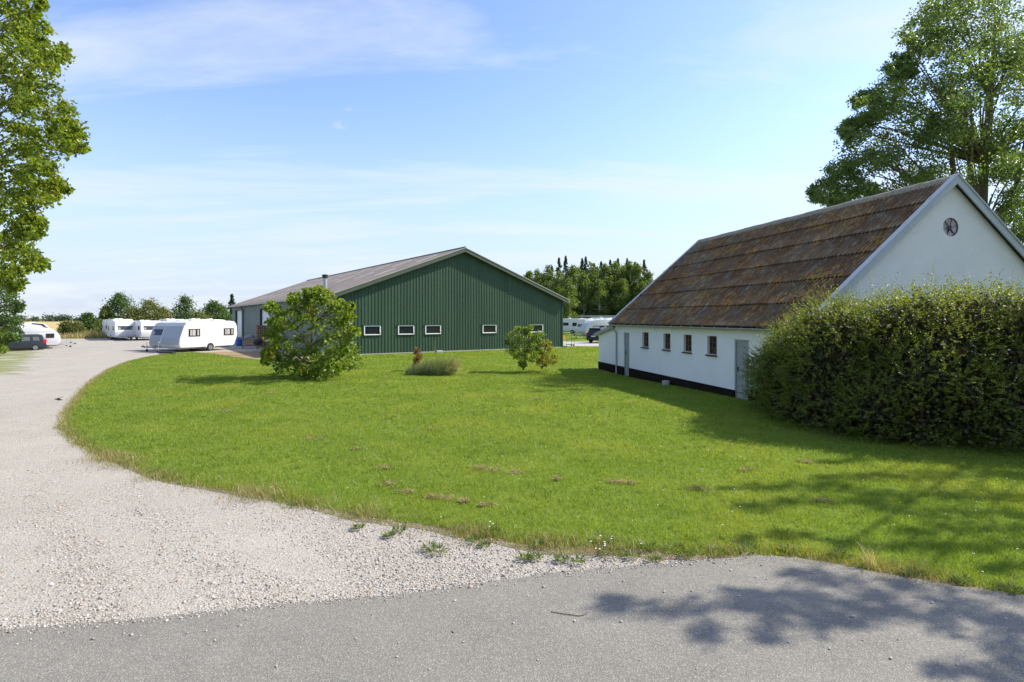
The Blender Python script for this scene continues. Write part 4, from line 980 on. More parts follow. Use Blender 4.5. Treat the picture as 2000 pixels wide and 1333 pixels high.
# ================================================================== VEHICLES
def wheel(parent, x, y, r, w, spokes=5, rim=M['alloy']):
    t = MB(); t.lathe([(r * .62, y - w / 2), (r * .93, y - w / 2), (r, y - w * .32), (r, y + w * .32), (r * .93, y + w / 2), (r * .62, y + w / 2)], (x, 0, r), 'y', 24)
    wh = t.build('wheel', M['rubber'], parent, smooth=True)
    rm = MB(); s = -1 if y < 0 else 1; yf = y + s * w * .5
    rm.lathe([(r * .63, yf - .03), (r * .63, yf + .004 * s), (r * .56, yf + .006 * s)], (x, 0, r), 'y', 20)
    for k in range(spokes):
        a = 2 * math.pi * k / spokes; rm.bar((x, yf + .012 * s, r), (x + r * .58 * math.cos(a), yf + .012 * s, r + r * .58 * math.sin(a)), r * .2, .03, (0, 1, 0))
    rm.lathe([(r * .14, yf), (r * .14, yf + .03 * s)], (x, 0, r), 'y', 10)
    rm.build('rim', rim, wh); return wh

def caravan(name, label, loc, rz, group=None, L=5.8, Wd=2.3, H=2.58, z0=0.38, shape='modern', skin='van_white', front='van_grey', side_windows=((0.9, 1.65, 1.35, 1.85), (4.7, 5.35, 1.35, 1.85)), front_window=True, detail=True, skirt='van_trim', door=None):
    """front of the caravan is at local x = 0 pointing to -x, the body runs to +x; base on the ground"""
    e = empty(name, loc, rz); tag(e, label, 'caravan', group)
    if shape == 'modern':
        pr = [(0.18, z0), (0.05, z0 + .25), (0.10, z0 + .75), (0.32, z0 + 1.35), (0.50, H - .42), (0.78, H - .14), (1.15, H - .02), (1.6, H), (L - .75, H), (L - .35, H - .06), (L - .12, H - .25), (L - .02, H - .6), (L, z0 + .9), (L - .35, z0)]
    elif shape == 'egg':
        pr = [(0.30, z0), (0.06, z0 + .25), (0.0, z0 + .6), (0.08, z0 + 1.0), (0.28, z0 + 1.35), (0.62, z0 + 1.68), (1.1, H - .12), (1.7, H - .02), (2.3, H), (L - 1.0, H - .02), (L - .45, H - .15), (L - .15, H - .45), (L - .03, z0 + .9), (L, z0 + .4), (L - .12, z0)]
    else:
        pr = [(0.10, z0), (0.02, z0 + .3), (0.0, z0 + .8), (0.14, z0 + 1.0), (0.26, H - .3), (0.36, H - .1), (0.55, H - .01), (0.8, H), (L - .6, H), (L - .3, H - .08), (L - .12, H - .3), (L - .03, z0 + .9), (L, z0 + .5), (L - .05, z0)]
    mb = MB(); mb.prism_y(pr, -Wd / 2, Wd / 2); body = mb.build('body', M[skin], e, smooth=True, bevel=.05, seg=2, angle=40)
    # coloured nose panel
    k = 6 if shape != 'box' else 5
    def nose(x, o=.012):
        return x - o
    np_ = MB(); lo = pr[1:k]
    for a, b in zip(lo[:-1], lo[1:]):
        np_.quad((a[0] - .014, -Wd / 2 + .10, a[1]), (a[0] - .014, Wd / 2 - .10, a[1]), (b[0] - .014, Wd / 2 - .10, b[1]), (b[0] - .014, -Wd / 2 + .10, b[1]))
    if front: np_.build('front_panel', M[front], e, smooth=True)
    if front_window:
        def nx_(z):
            for a, b in zip(pr[:-1], pr[1:]):
                if a[1] <= z <= b[1]: return a[0] + (b[0] - a[0]) * (z - a[1]) / (b[1] - a[1] + 1e-9)
            return 0
        za, zb = z0 + .98, z0 + 1.48; fw = MB(); hw = Wd * .33
        fw.add([(nx_(za) - .035, -hw, za), (nx_(za) - .035, hw, za), (nx_(zb) - .035, hw * 1.08, zb), (nx_(zb) - .035, -hw * 1.08, zb), (nx_(za) + .01, -hw, za), (nx_(za) + .01, hw, za), (nx_(zb) + .01, hw * 1.08, zb), (nx_(zb) + .01, -hw * 1.08, zb)],
               [(0, 1, 2, 3), (0, 4, 5, 1), (1, 5, 6, 2), (2, 6, 7, 3), (3, 7, 4, 0)])
        w = fw.build('front_window', M['tinted'], e)
        for s in (-1, 1):
            MB().quad((nx_(za) - .037, s * hw * .98, za + .04), (nx_(za) - .037, s * hw * .72, za + .04), (nx_(zb) - .037, s * hw * .76, zb - .04), (nx_(zb) - .037, s * hw * 1.04, zb - .04)).build('curtain', M['curtain'], w)
    for s in (-1, 1):
        for (xa, xb, za, zb) in side_windows:
            y = s * (Wd / 2); fw = MB(); fw.box(xa, xb, min(y - .005 * s, y + .03 * s), max(y - .005 * s, y + .03 * s), za, zb)
            w = fw.build('window', M['plastic_dark'], e, bevel=.02, seg=2)
            MB().box(xa + .05, xb - .05, min(y + .031 * s, y + .036 * s), max(y + .031 * s, y + .036 * s), za + .05, zb - .05).build('pane', M['tinted'], w)
            if detail:
                for f0, f1 in ((.12, .26), (.30, .58), (.74, .88)):
                    MB().box(xa + (xb - xa) * f0, xa + (xb - xa) * f1, min(y + .037 * s, y + .039 * s), max(y + .037 * s, y + .039 * s), za + .08, zb - .08).build('curtain', M['curtain'], w)
        sk = MB(); y = s * (Wd / 2); sk.box(.35, L - .42, min(y, y + .012 * s), max(y, y + .012 * s), z0 + .02, z0 + .50); sk.build('skirt', M[skirt], e)
        tr = MB(); tr.box(.75, L - .5, min(y, y + .018 * s), max(y, y + .018 * s), H - .48, H - .455); tr.build('trim_strip', M['van_trim'], e)
    ax = L * .51
    for s in (-1, 1):
        wheel(e, ax, s * (Wd / 2 - .07), .31, .19)
        ar = MB(); y = s * Wd / 2
        for k in range(10):
            a0, a1 = math.pi * k / 10, math.pi * (k + 1) / 10
            q = [(ax + r_ * math.cos(a), y + o_ * s, .33 + r_ * math.sin(a)) for (r_, o_) in ((.37, 0), (.37, .03), (.46, .03), (.46, 0)) for a in (a0, a1)]
            for i, j in ((0, 2), (2, 4), (4, 6)): ar.quad(q[i], q[j], q[j + 1], q[i + 1])
        ar.build('wheel_arch', M['van_white'], e)
        MB().add([(ax + .36 * math.cos(math.pi * k / 10), y + .014 * s, .33 + .36 * math.sin(math.pi * k / 10)) for k in range(11)], [tuple(range(11))]).build('wheel_well', M['dark'], e)
    ch = MB(); ch.bar((.2, -.75, z0 - .06), (-1.15, -.03, z0 + .0), .05, .10); ch.bar((.2, .75, z0 - .06), (-1.15, .03, z0 + .0), .05, .10)
    ch.box(.2, L - .4, -.8, -.74, z0 - .13, z0 - .002); ch.box(.2, L - .4, .74, .8, z0 - .13, z0 - .002); ch.tube([(ax, -Wd / 2 + .2, .31), (ax, Wd / 2 - .2, .31)], .04, 8)
    cho = ch.build('chassis', M['galv'], e)
    cp = MB(); cp.bar((-1.1, 0, z0 + .03), (-1.38, 0, z0 + .07), .08, .09); cp.tube([(-1.30, 0, z0 + .09), (-1.15, 0, z0 + .22)], .02, 6); cp.build('hitch', M['plastic_dark'], e, bevel=.012)
    jw = MB(); jw.tube([(-.85, .08, .16), (-.85, .08, z0 + .48)], .026, 8); jw.tube([(-.85, .08, z0 + .46), (-.75, .08, z0 + .50)], .012, 6); jwo = jw.build('jockey_stand', M['galv'], e)
    MB().lathe([(.09, .03), (.105, .05), (.105, .11), (.09, .13)], (-.85, 0, .105), 'y', 14).build('jockey_wheel', M['rubber'], jwo)
    for (xa, ya) in ((1.9, 0), (L - 1.5, .2)):
        MB().box(xa, xa + .5, ya - .25, ya + .25, H - .01, H + .085).build('roof_vent', M['pvc'], e, bevel=.03)
    lm = MB()
    for s in (-1, 1): lm.box(L - .06, L + .015, s * (Wd / 2 - .22) - .06, s * (Wd / 2 - .22) + .06, z0 + .55, z0 + .85)
    for s in (-1, 1):
        MB().box(L - .06, L + .015, s * (Wd / 2 - .22) - .06, s * (Wd / 2 - .22) + .06, z0 + .55, z0 + .85).build('tail_lamp', M['tail'], e)
    return e

def heading(dx, dy):        # rotation that turns local -x (front) to the given direction
    return math.atan2(-dy, -dx)
def put(center_front, rz):  # location so that the front centre sits at a point
    return (center_front[0], center_front[1], G(*center_front))
# two caravans beside the lawn: front faces (-.377,-.93)
f = Vector((-.377, -.926)).normalized(); sd = Vector((-f.y, f.x))         # sd = caravan side that the camera sees
sd = Vector((.926, -.377)).normalized()
c2 = Vector((-27.0, 46.1)) - sd * 1.15
rz2 = heading(f.x, f.y)
caravan('caravan', 'white caravan with silver grey nose parked beside the lawn, long side in sun', (c2.x, c2.y, 0), rz2, None, L=5.75, H=2.57, front_window=False, side_windows=((.88, 1.95, 1.28, 1.92), (4.3, 5.35, 1.30, 1.92)))
c1 = c2 - sd * 2.75 - f * 1.0
caravan('caravan', 'silver-fronted caravan parked close behind the white one at the lawn', (c1.x, c1.y, 0), rz2, None, L=5.6, H=2.55)
c3 = c1 - sd * 7.8 - f * 7.4; caravan('caravan', 'white caravan with only its roof showing behind the silver-fronted pair', (c3.x, c3.y, 0), rz2, None, L=5.6, H=2.66, front='van_white')
# row across the yard
fd = Vector((.70, -.714)).normalized(); rz3 = heading(fd.x, fd.y)
Xc, Yc = (246 - 1000) / FPX * 75, 75
caravan('caravan', 'white flat-fronted caravan with wide front window facing across the yard', put((Xc, Yc), rz3), rz3, None, L=5.6, Wd=2.35, H=2.55, shape='box', front=None, side_windows=((1.0, 1.7, 1.3, 1.8), (4.2, 4.9, 1.3, 1.8)), detail=False)
b = Vector((Xc, Yc)) - fd * 7.6 + Vector((.35, .35)); caravan('caravan', 'white caravan tucked behind the flat-fronted one at the rough grass', put(b, rz3), rz3, None, L=5.0, H=2.6, shape='box', front=None, detail=False)
Xc, Yc = (296 - 1000) / FPX * 74, 74
caravan('caravan', 'white caravan with grimy side half hidden by the silver-fronted caravan', put((Xc, Yc), rz3), rz3, None, L=5.6, H=2.55, shape='box', skin='van_white', front=None, detail=False)
b = Vector((Xc, Yc)) - fd * 7.2 + Vector((-1.3, -1.2)); caravan('caravan', 'cream stained caravan standing between the two white flat-fronted ones', put(b, rz3), rz3, None, L=4.8, H=2.72, shape='box', skin='van_cream', front=None, detail=False)
for k, (xx, dd_, lb) in enumerate(((345, 84, 'white caravan roof below the conifer beyond the yard'), (395, 88, 'white caravan farthest along the row beside the barn end'))):
    X_ = (xx - 1000) / FPX * dd_; caravan('caravan', lb, put((X_, dd_), rz3), rz3, None, L=5.4, H=2.66, shape='box', front=None, detail=False)
# left: streamlined pair behind the car, front to the right
rz4 = heading(.777, .629); fr4 = Vector((-50.3, 63.4)); nn4 = Vector((-.629, .777))
caravan('caravan', 'older white caravan with rounded nose parked behind the dark grey car', put(fr4, rz4), rz4, None, L=4.7, H=2.30, z0=.36, shape='egg', front=None, side_windows=((.55, 1.25, 1.15, 1.62), (3.3, 4.3, 1.15, 1.62)), detail=False)
fr5 = fr4 + nn4 * 2.75 - Vector((.777, .629)) * .3
eg = caravan('caravan', 'taller rounded white caravan with dark roof stripe behind the older one', put(fr5, rz4), rz4, None, L=5.4, H=2.72, z0=.38, shape='egg', front=None, side_windows=((3.2, 4.4, 1.5, 2.0),), detail=False)
mb = MB(); prs = [(0.30, 1.72), (0.62, 2.06), (1.1, 2.66), (1.7, 2.76)]
for s in (-1, 1):
    y = s * 1.165; mb.add([(0.36, y, 1.62), (0.52, y, 1.62), (1.35, y, 2.45), (2.2, y, 2.6), (2.2, y, 2.72), (1.2, y, 2.6)], [(0, 1, 2, 3, 4, 5)])
mb.build('side_stripe', M['plastic_dark'], eg)
# right group beyond the barn
d = 106; rzr = heading(-.93, .36)
X_ = (1090 - 1000) / FPX * d; caravan('caravan', 'white caravan with two dark side windows parked on the far grass beyond the barn', (X_, d, 0), heading(-.96, .28), None, L=5.6, H=2.75, side_windows=((1.2, 2.2, 1.45, 2.0), (2.9, 4.2, 1.35, 2.0)), shape='box', front=None, detail=False)
d = 90; X_ = (1136 - 1000) / FPX * d; caravan('caravan', 'cream-sided caravan standing between the far white one and the oval-windowed one', (X_, d + 3, 0), heading(-.9, -.43), None, L=5.6, H=2.72, shape='box', skin='van_cream', front=None, side_windows=((.5, .9, 1.4, 2.0),), detail=False)
d = 78; X_ = (1137 - 1000) / FPX * d
ov = caravan('caravan', 'white caravan with long dark oval side window behind the black car', (X_, d, 0), heading(-.97, -.24), None, L=4.9, H=2.62, z0=.42, shape='egg', front='van_grey', side_windows=(), front_window=False, detail=False)
for s in (-1, 1):
    y = s * 1.17; pts = [(0.85, y, 1.25), (1.05, y, 1.62), (1.4, y, 1.80), (3.6, y, 1.80), (4.15, y, 1.72), (4.35, y, 1.55), (4.15, y, 1.34), (3.6, y, 1.25)]
    mb = MB(); mb.add(pts, [tuple(range(8))]); w = mb.build('oval_window', M['tinted'], ov)
    MB().box(1.3, 2.1, min(y + .004 * s, y + .008 * s), max(y + .004 * s, y + .008 * s), 1.3, 1.76).build('curtain', M['curtain'], w)
    MB().box(2.75, 3.1, min(y + .004 * s, y + .008 * s), max(y + .004 * s, y + .008 * s), 1.3, 1.76).build('curtain', M['curtain'], w)
d = 84; X_ = (1186 - 1000) / FPX * d; caravan('caravan', 'white caravan in bluish shade next to the lichen roof edge', (X_, d, 0), heading(-.3, -.95), None, L=5.6, H=2.75, front=None, detail=False)
d = 98; X_ = (1160 - 1000) / FPX * d; caravan('caravan', 'white caravan with sunlit roof at the foot of the wood', (X_, d + 6, 0), heading(-.97, .1), None, L=6.5, H=2.95, shape='box', front=None, detail=False)

def car(name, label, loc, rz, L, Wd, H, paint, suv=False):
    """front at -x; outline from the side, narrowing towards the roof"""
    e = empty(name, loc, rz); tag(e, label, 'car')
    g = .20 if not suv else .26; belt = H * .56
    low = [(.06, g + .12), (.0, g + .34), (.07, belt - .22), (.45, belt - .07), (L * .26, belt), (L - .10, belt + .02), (L - .02, belt - .25), (L - .03, g + .25), (L - .14, g + .04), (.2, g)]
    mb = MB(); mb.prism_y(low, -Wd / 2, Wd / 2); mb.build('body', paint, e, smooth=True, bevel=.06, seg=3, angle=50)
    # greenhouse as a lofted cabin
    bot = [(L * .23, belt - .03), (L - .08, belt - .0)]; r0, r1 = L * .40, L - .42
    hw, tw = Wd / 2 - .03, Wd / 2 - .20; zt = H - .06
    cb = MB(); v = []
    for (x_, w_, z_) in ((L * .22, hw, belt - .03), (L - .06, hw, belt - .03), (L - .32 if not suv else L - .38, tw, zt), (r0, tw, zt)): v += [(x_, -w_, z_), (x_, w_, z_)]
    cb.add(v, [(0, 2, 4, 6), (1, 7, 5, 3), (0, 6, 7, 1), (2, 3, 5, 4), (4, 5, 7, 6)])
    cab = cb.build('cabin', paint, e, smooth=True, bevel=.05, seg=3, angle=50)
    rt = MB(); rt.box(r0 + .08, L - .42, -tw + .02, tw - .02, zt - .02, H - .012); rt.build('roof', paint, e, smooth=True, bevel=.03)
    # side glass
    def sg(xa, xb, ta, tb, s):
        o_ = .012
        def pnt(x_, f_): return (x_, s * (hw + (tw - hw) * f_ + o_), belt - .03 + (zt - belt + .03) * f_)
        q = MB(); q.add([pnt(xa, .14), pnt(xb, .14), pnt(tb, .86), pnt(ta, .86)], [(0, 1, 2, 3)]); q.build('side_window', M['car_glass'], e)
        q = MB(); qq = [pnt(xa + .06, .2), pnt(xb - .06, .2), pnt(tb - .05, .8), pnt(ta + .05, .8)]; qq = [(a_, b_ - s * .006, c_) for a_, b_, c_ in qq]
        q.add(qq, [(0, 1, 2, 3)]); q.build('window_lining', M['curtain'], e) if not suv else None
    for s in (-1, 1):
        sg(L * .30, L * .50, L * .41, L * .50, s); sg(L * .525, L * .72, L * .525, L * .71, s); sg(L * .745, L * .90, L * .735, L * .865, s)
        for xw in (L * .185, L * .80):
            wheel(e, xw, s * (Wd / 2 - .10), .325 if not suv else .37, .21, 7)
            a = MB(); rr_ = .40 if not suv else .45; y = s * (Wd / 2 + .004); cz = .33 if not suv else .37
            a.add([(xw + rr_ * math.cos(math.pi * k / 12), y, cz + rr_ * math.sin(math.pi * k / 12)) for k in range(13)], [tuple(range(13))]); a.build('wheel_arch', M['plastic_dark'], e)
        MB().box(L - .30, L + .01, min(s * (Wd / 2 - .16), s * (Wd / 2 + .012)), max(s * (Wd / 2 - .16), s * (Wd / 2 + .012)), belt - .16, belt + .22).build('tail_lamp', M['tail'], e, bevel=.05)
        MB().box(L * .25, L * .29, min(s * Wd / 2, s * (Wd / 2 + .20)), max(s * Wd / 2, s * (Wd / 2 + .20)), belt + .02, belt + .17).build('mirror', M['plastic_dark'], e, bevel=.03)
        MB().box(.02, .32, min(s * (Wd / 2 - .34), s * (Wd / 2 + .004)), max(s * (Wd / 2 - .34), s * (Wd / 2 + .004)), belt - .28, belt - .12).build('headlight', M['galv'], e, bevel=.04)
        for k, xd in enumerate((L * .30, L * .51, L * .735)):
            MB().box(xd, xd + .012, min(s * Wd / 2, s * (Wd / 2 + .003)), max(s * Wd / 2, s * (Wd / 2 + .003)), g + .22, belt - .06).build('door_gap', M['plastic_dark'], e)
        for xd in (L * .46, L * .69): MB().box(xd, xd + .18, min(s * Wd / 2, s * (Wd / 2 + .03)), max(s * Wd / 2, s * (Wd / 2 + .03)), belt - .17, belt - .13).build('door_handle', paint, e)
        MB().bar((r0 + .25, s * (tw - .06), H + .02), (L - .6, s * (tw - .06), H + .02), .03, .03).build('roof_rail', M['plastic_dark'] if not suv else M['galv'], e)
    # rear glass, bumper, plate
    q = MB(); xb_, xt_ = L - .06, (L - .32 if not suv else L - .38); fz = lambda f_: belt - .03 + (zt - belt + .03) * f_; fx = lambda f_: xb_ + (xt_ - xb_) * f_ + .014
    q.add([(fx(.16), -hw + .22, fz(.16)), (fx(.16), hw - .22, fz(.16)), (fx(.84), tw - .12, fz(.84)), (fx(.84), -tw + .12, fz(.84))], [(0, 1, 2, 3)]); q.build('rear_window', M['tinted'], e)
    q = MB(); xb_, xt_ = L * .22, r0; fx = lambda f_: xb_ + (xt_ - xb_) * f_ - .014
    q.add([(fx(.12), -hw + .1, fz(.12)), (fx(.12), hw - .1, fz(.12)), (fx(.88), tw - .06, fz(.88)), (fx(.88), -tw + .06, fz(.88))], [(0, 1, 2, 3)]); q.build('windscreen', M['tinted'], e)
    MB().box(L - .1, L + .05, -Wd / 2 + .06, Wd / 2 - .06, g + .10, g + .36).build('bumper', M['plastic_dark'], e, bevel=.04)
    MB().box(L + .0, L + .016, -.26, .26, belt - .24, belt - .12).build('number_plate', M['plate'], e)
    if suv: MB().box(L - .46, L - .20, -tw, tw, H - .06, H - .01).build('rear_spoiler', M['plastic_dark'], e, bevel=.02)
    return e
car('parked_car', 'dark grey estate car with red tail lamp parked before the rounded caravan', (-53.1, 57.8, G(-51.5, 59.3)), R(39), 4.5, 1.75, 1.66, M['car_grey'])
d = 64; X_ = (1143 - 1000) / FPX * d
suvr = R(232)
car('parked_car', 'black car with pale number plate seen from behind beside the lean-to', (X_ + 4.35 * math.cos(R(52)) + .95, d + 4.35 * math.sin(R(52)) - .2, 0), suvr, 4.5, 1.85, 1.70, M['car_black'], True)

# ---- things beside the barn ----
def trolley(label, loc, rz):
    e = empty('hand_trolley', loc, rz); tag(e, label, 'trolley')
    f = MB()
    for x_ in (-.45, .45):
        f.tube([(x_, -.3, .16), (x_, -.3, 1.25)], .018, 6); f.tube([(x_, .3, .16), (x_, .3, 1.25)], .018, 6)
    for z_ in (.2, .72, 1.25):
        for y_ in (-.3, .3): f.tube([(-.45, y_, z_), (.45, y_, z_)], .014, 6)
        for x_ in (-.45, .45): f.tube([(x_, -.3, z_), (x_, .3, z_)], .014, 6)
    f.build('frame', M['plastic_dark'], e); MB().box(-.45, .45, -.3, .3, .16, .19).build('deck', M['steel'], e)
    for x_ in (-.42, .42):
        for y_ in (-.27, .27): MB().lathe([(.06, y_ - .02), (.08, y_ - .015), (.08, y_ + .015), (.06, y_ + .02)], (x_, 0, .08), 'y', 12).build('castor', M['rubber'], e)
    return e
X_, Y_ = px(1111, 677); trolley('black wire trolley on castors at the barn corner beside the yard road', (X_, Y_, 0), R(20))
X_, Y_ = px(1101, 679)
e = empty('bag_barrow', (X_, Y_, 0), R(15)); tag(e, 'yellow and white sack truck standing at the right corner of the barn', 'sack truck')
MB().add([(-.22, -.12, .12), (.22, -.12, .12), (.18, .02, .62), (-.18, .02, .62), (-.22, .12, .12), (.22, .12, .12), (.18, .2, .62), (-.18, .2, .62)], [(0, 1, 2, 3), (7, 6, 5, 4), (0, 4, 5, 1), (1, 5, 6, 2), (2, 6, 7, 3), (3, 7, 4, 0)]).build('white_sack', M['plate'], e, bevel=.04)
MB().add([(-.2, .02, .64), (.2, .02, .64), (.14, .12, 1.12), (-.14, .12, 1.12), (-.2, .22, .64), (.2, .22, .64), (.14, .28, 1.12), (-.14, .28, 1.12)], [(0, 1, 2, 3), (7, 6, 5, 4), (0, 4, 5, 1), (1, 5, 6, 2), (2, 6, 7, 3), (3, 7, 4, 0)]).build('yellow_hood', M['yellow'], e, bevel=.05)
f = MB(); [f.tube([(s * .2, .24, .08), (s * .17, .34, 1.4), (s * .1, .38, 1.5)], .016, 6) for s in (-1, 1)]; f.box(-.24, .24, -.14, .24, .08, .11); f.build('frame', M['plastic_dark'], e)
for s in (-1, 1): MB().lathe([(.07, s * .24 - .03), (.11, s * .24 - .02), (.11, s * .24 + .02), (.07, s * .24 + .03)], (0, 0, .11), 'x', 14).build('wheel', M['rubber'], e)
# firewood stacks by the side wall
def firewood(label, loc, rz, nx=9, nz=8, w=1.3, dpt=.8):
    e = empty('firewood_stack', loc, rz); tag(e, label, 'firewood')
    f = MB(); f.box(-.05, w + .05, -.02, dpt + .02, 0, .12)
    for x_ in (-.05, w + .01): f.box(x_, x_ + .05, 0, .06, .12, nz * .15 + .3); f.box(x_, x_ + .05, dpt - .06, dpt, .12, nz * .15 + .3)
    f.build('pallet_frame', M['wood'], e)
    st = w / nx
    for k in range(nz):
        for i in range(nx):
            r_ = st * random.uniform(.40, .52); x_ = st * (i + .5 + (.2 if k % 2 else -.1)) ; z_ = .14 + st * .52 + k * st * .92; o_ = random.uniform(-.04, .04)
            l = MB(); l.lathe([(r_, o_), (r_, dpt + o_)], (x_, 0, z_), 'y', 7); lo_ = l.build('log', M['log_bark'], e)
            MB().lathe([(r_ * .86, o_ - .006), (r_ * .86, o_ - .001)], (x_, 0, z_), 'y', 7).build('cut_end', M['log_end'], lo_)
    return e
X_, Y_ = px(501, 681); firewood('tall stack of split firewood on a pallet before the barn side wall', (X_, Y_, 0), R(12), 9, 13, 1.5)
X_, Y_ = px(505, 683.5); 
def crate(label, loc, rz, w=.9, h=.85):
    e = empty('timber_crate', loc, rz); tag(e, label, 'crate')
    for sx in (0, w - .06):
        for sy in (0, w - .06): MB().box(sx, sx + .06, sy, sy + .06, 0, h).build('post', M['wood'], e)
    for k in range(4):
        z_ = .08 + k * (h - .1) / 4
        MB().box(-.02, w + .02, -.022, -.002, z_, z_ + .13).build('slat', M['wood'], e); MB().box(-.02, w + .02, w + .002, w + .022, z_, z_ + .13).build('slat', M['wood'], e)
        MB().box(-.022, -.002, 0, w, z_, z_ + .13).build('slat', M['wood'], e); MB().box(w + .002, w + .022, 0, w, z_, z_ + .13).build('slat', M['wood'], e)
    return e
X_, Y_ = px(479, 677); crate('slatted timber crate standing between blue barrel and grill', (X_, Y_, 0), R(15), 1.0, 1.0)
X_, Y_ = px(467, 676); e = empty('plastic_barrel', (X_, Y_, 0)); tag(e, 'blue plastic barrel at the rear of the long white caravan', 'barrel')
MB().lathe([(.24, 0), (.29, .06), (.30, .3), (.31, .33), (.30, .36), (.30, .58), (.31, .61), (.29, .64), (.27, .82), (.22, .86)]).build('drum', M['blue'], e, smooth=True); MB().lathe([(.1, .86), (.1, .9)], (.08, 0, 0), n=12).build('bung', M['plastic_dark'], e)
X_, Y_ = px(487, 681); e = empty('covered_grill', (X_, Y_, 0), R(10)); tag(e, 'garden grill under a grey domed cover beside the firewood', 'grill')
f = MB(); [f.tube([(sx, sy, 0), (sx, sy, .95)], .025, 6) for sx in (-.55, .55) for sy in (-.25, .25)]; f.box(-.6, .6, -.3, .3, .25, .29); f.build('frame', M['plastic_dark'], e)
MB().box(-.75, .75, -.32, .32, .92, .97).build('worktop', M['wood'], e)
MB().lathe([(.46, .97), (.44, 1.08), (.36, 1.2), (.2, 1.28), (.05, 1.3)], n=18).build('hood', M['tarp'], e, smooth=True)
X_, Y_ = px(503, 687); e = empty('kettle_barbecue', (X_, Y_, 0)); tag(e, 'black kettle barbecue on legs next to the broad-leaved bush', 'barbecue')
MB().lathe([(.06, .5), (.28, .58), (.36, .76), (.37, .82), (.33, .98), (.18, 1.08), (.04, 1.1)], n=18).build('bowl', M['plastic_dark'], e, smooth=True)
for k in range(3): a = k * 2.1; MB().tube([(.15 * math.cos(a), .15 * math.sin(a), .58), (.34 * math.cos(a), .34 * math.sin(a), 0)], .016, 6).build('leg', M['galv'], e)
o = MB().tube([(-.05, 0, 1.12), (.05, 0, 1.12)], .014, 6).build('handle', M['wood'], e)
# black rubber slab on the lawn edge
X_, Y_ = px(327, 692); o = MB().box(-.5, .5, -.28, .28, 0, .12).build('rubber_slab', M['rubber'], None, bevel=.03); o.location = (X_, Y_, .05); o.rotation_euler = (0, 0, .1)
tag(o, 'flat black rubber slab lying at the edge of the lawn by the caravans', 'slab')
# low blue-grey shed at the foot of the wood
X_ = (1113 - 1000) / FPX * 122
e = empty('long_shed', (X_, 122, 0), R(-4)); tag(e, 'low blue-grey flat-roofed shed behind the far caravans', 'shed')
MB().box(0, 16, 0, 6, -.2, 3.1).build('wall', M['shed'], e); MB().box(-.3, 16.3, -.4, 6.3, 3.1, 3.4).build('roof', M['zinc'], e)
for k in range(3): MB().box(1.5 + k * 5, 4.2 + k * 5, -.03, 0, 0, 2.5).build('door', M['green_dark'], e)

# ================================================================== TREES AND SHRUBS
def tree(name, label, cat, base, trunk_pts, trunk_r, centers, radii, per, size, leafmat, group=None, bark='bark', limbs=0.5, up=0.6, flat=0.75, limb_r=0.05, droop=0.0):
    """world-space points; the thing's Empty stands at the base"""
    e = empty(name, base); tag(e, label, cat, group); B = Vector(base)
    loc = lambda p: Vector(p) - B
    mb = MB(); tp = [loc(p) for p in trunk_pts]; mb.tube(tp, trunk_r, 9, cap=False)
    for c, r in zip(centers, radii):
        if random.random() > limbs: continue
        c = loc(c); j = min(range(len(tp)), key=lambda i: (tp[i] - c).length + max(0, tp[i].z - c.z + .2 * abs(c.z)) * 1.5)
        branch(mb, tp[j], c, min(trunk_r[j] * .55, limb_r * 2.2), limb_r * .25, random.uniform(-.02, .08))
    mb.build('trunk', M[bark], e, smooth=True)
    C = np.array([loc(c) for c in centers])
    crown('crown', C, radii, per, size, leafmat, e, up, flat, droop)
    return e
def sub_clumps(lobes, depth, spread, per_lobe, fr=(0.28, 0.45)):
    """lobes as (pixel x, pixel y, pixel radius); returns clump centres at about that depth"""
    c, r = [], []
    for (a, b, s) in lobes:
        for _ in range(per_lobe):
            t = random.uniform(0, 2 * math.pi); q = math.sqrt(random.random()); d = depth + random.gauss(0, 1) * spread
            R_ = s * depth / FPX; p = at(a + math.cos(t) * q * s * .78, b + math.sin(t) * q * s * .78, d); c.append(p); r.append(R_ * random.uniform(*fr))
    return c, r

# poplar leaning in from the left
lob = [(20, 40, 60), (60, 60, 45), (100, 110, 42), (30, 130, 70), (75, 180, 62), (30, 230, 70), (120, 235, 48), (145, 275, 32), (85, 290, 60), (25, 320, 70), (70, 360, 52), (110, 370, 28), (30, 420, 60), (60, 440, 34), (20, 490, 55), (60, 515, 32), (25, 545, 30), (-60, 100, 90), (-80, 250, 100), (-70, 400, 90), (-150, 200, 130), (-150, 0, 130), (-60, -60, 110), (40, -50, 60), (-260, 100, 150), (-240, 330, 130), (80, 8, 12)]
c, r = sub_clumps(lob, 13.5, 1.0, 22, (0.16, 0.36))
tb = (-15.4, 14.0, 0)
tree('poplar_tree', 'leafy poplar overhanging the gravel drive, trunk out beside it', 'tree', tb, [tb, (-15.3, 14, 2.5), (-15.1, 13.9, 5), (-14.8, 13.8, 8), (-14.6, 13.7, 11.5), (-14.6, 13.7, 14)], [.30, .26, .22, .16, .09, .03], c, r, 66, 0.085, M['poplar'], limbs=.2, limb_r=.014)

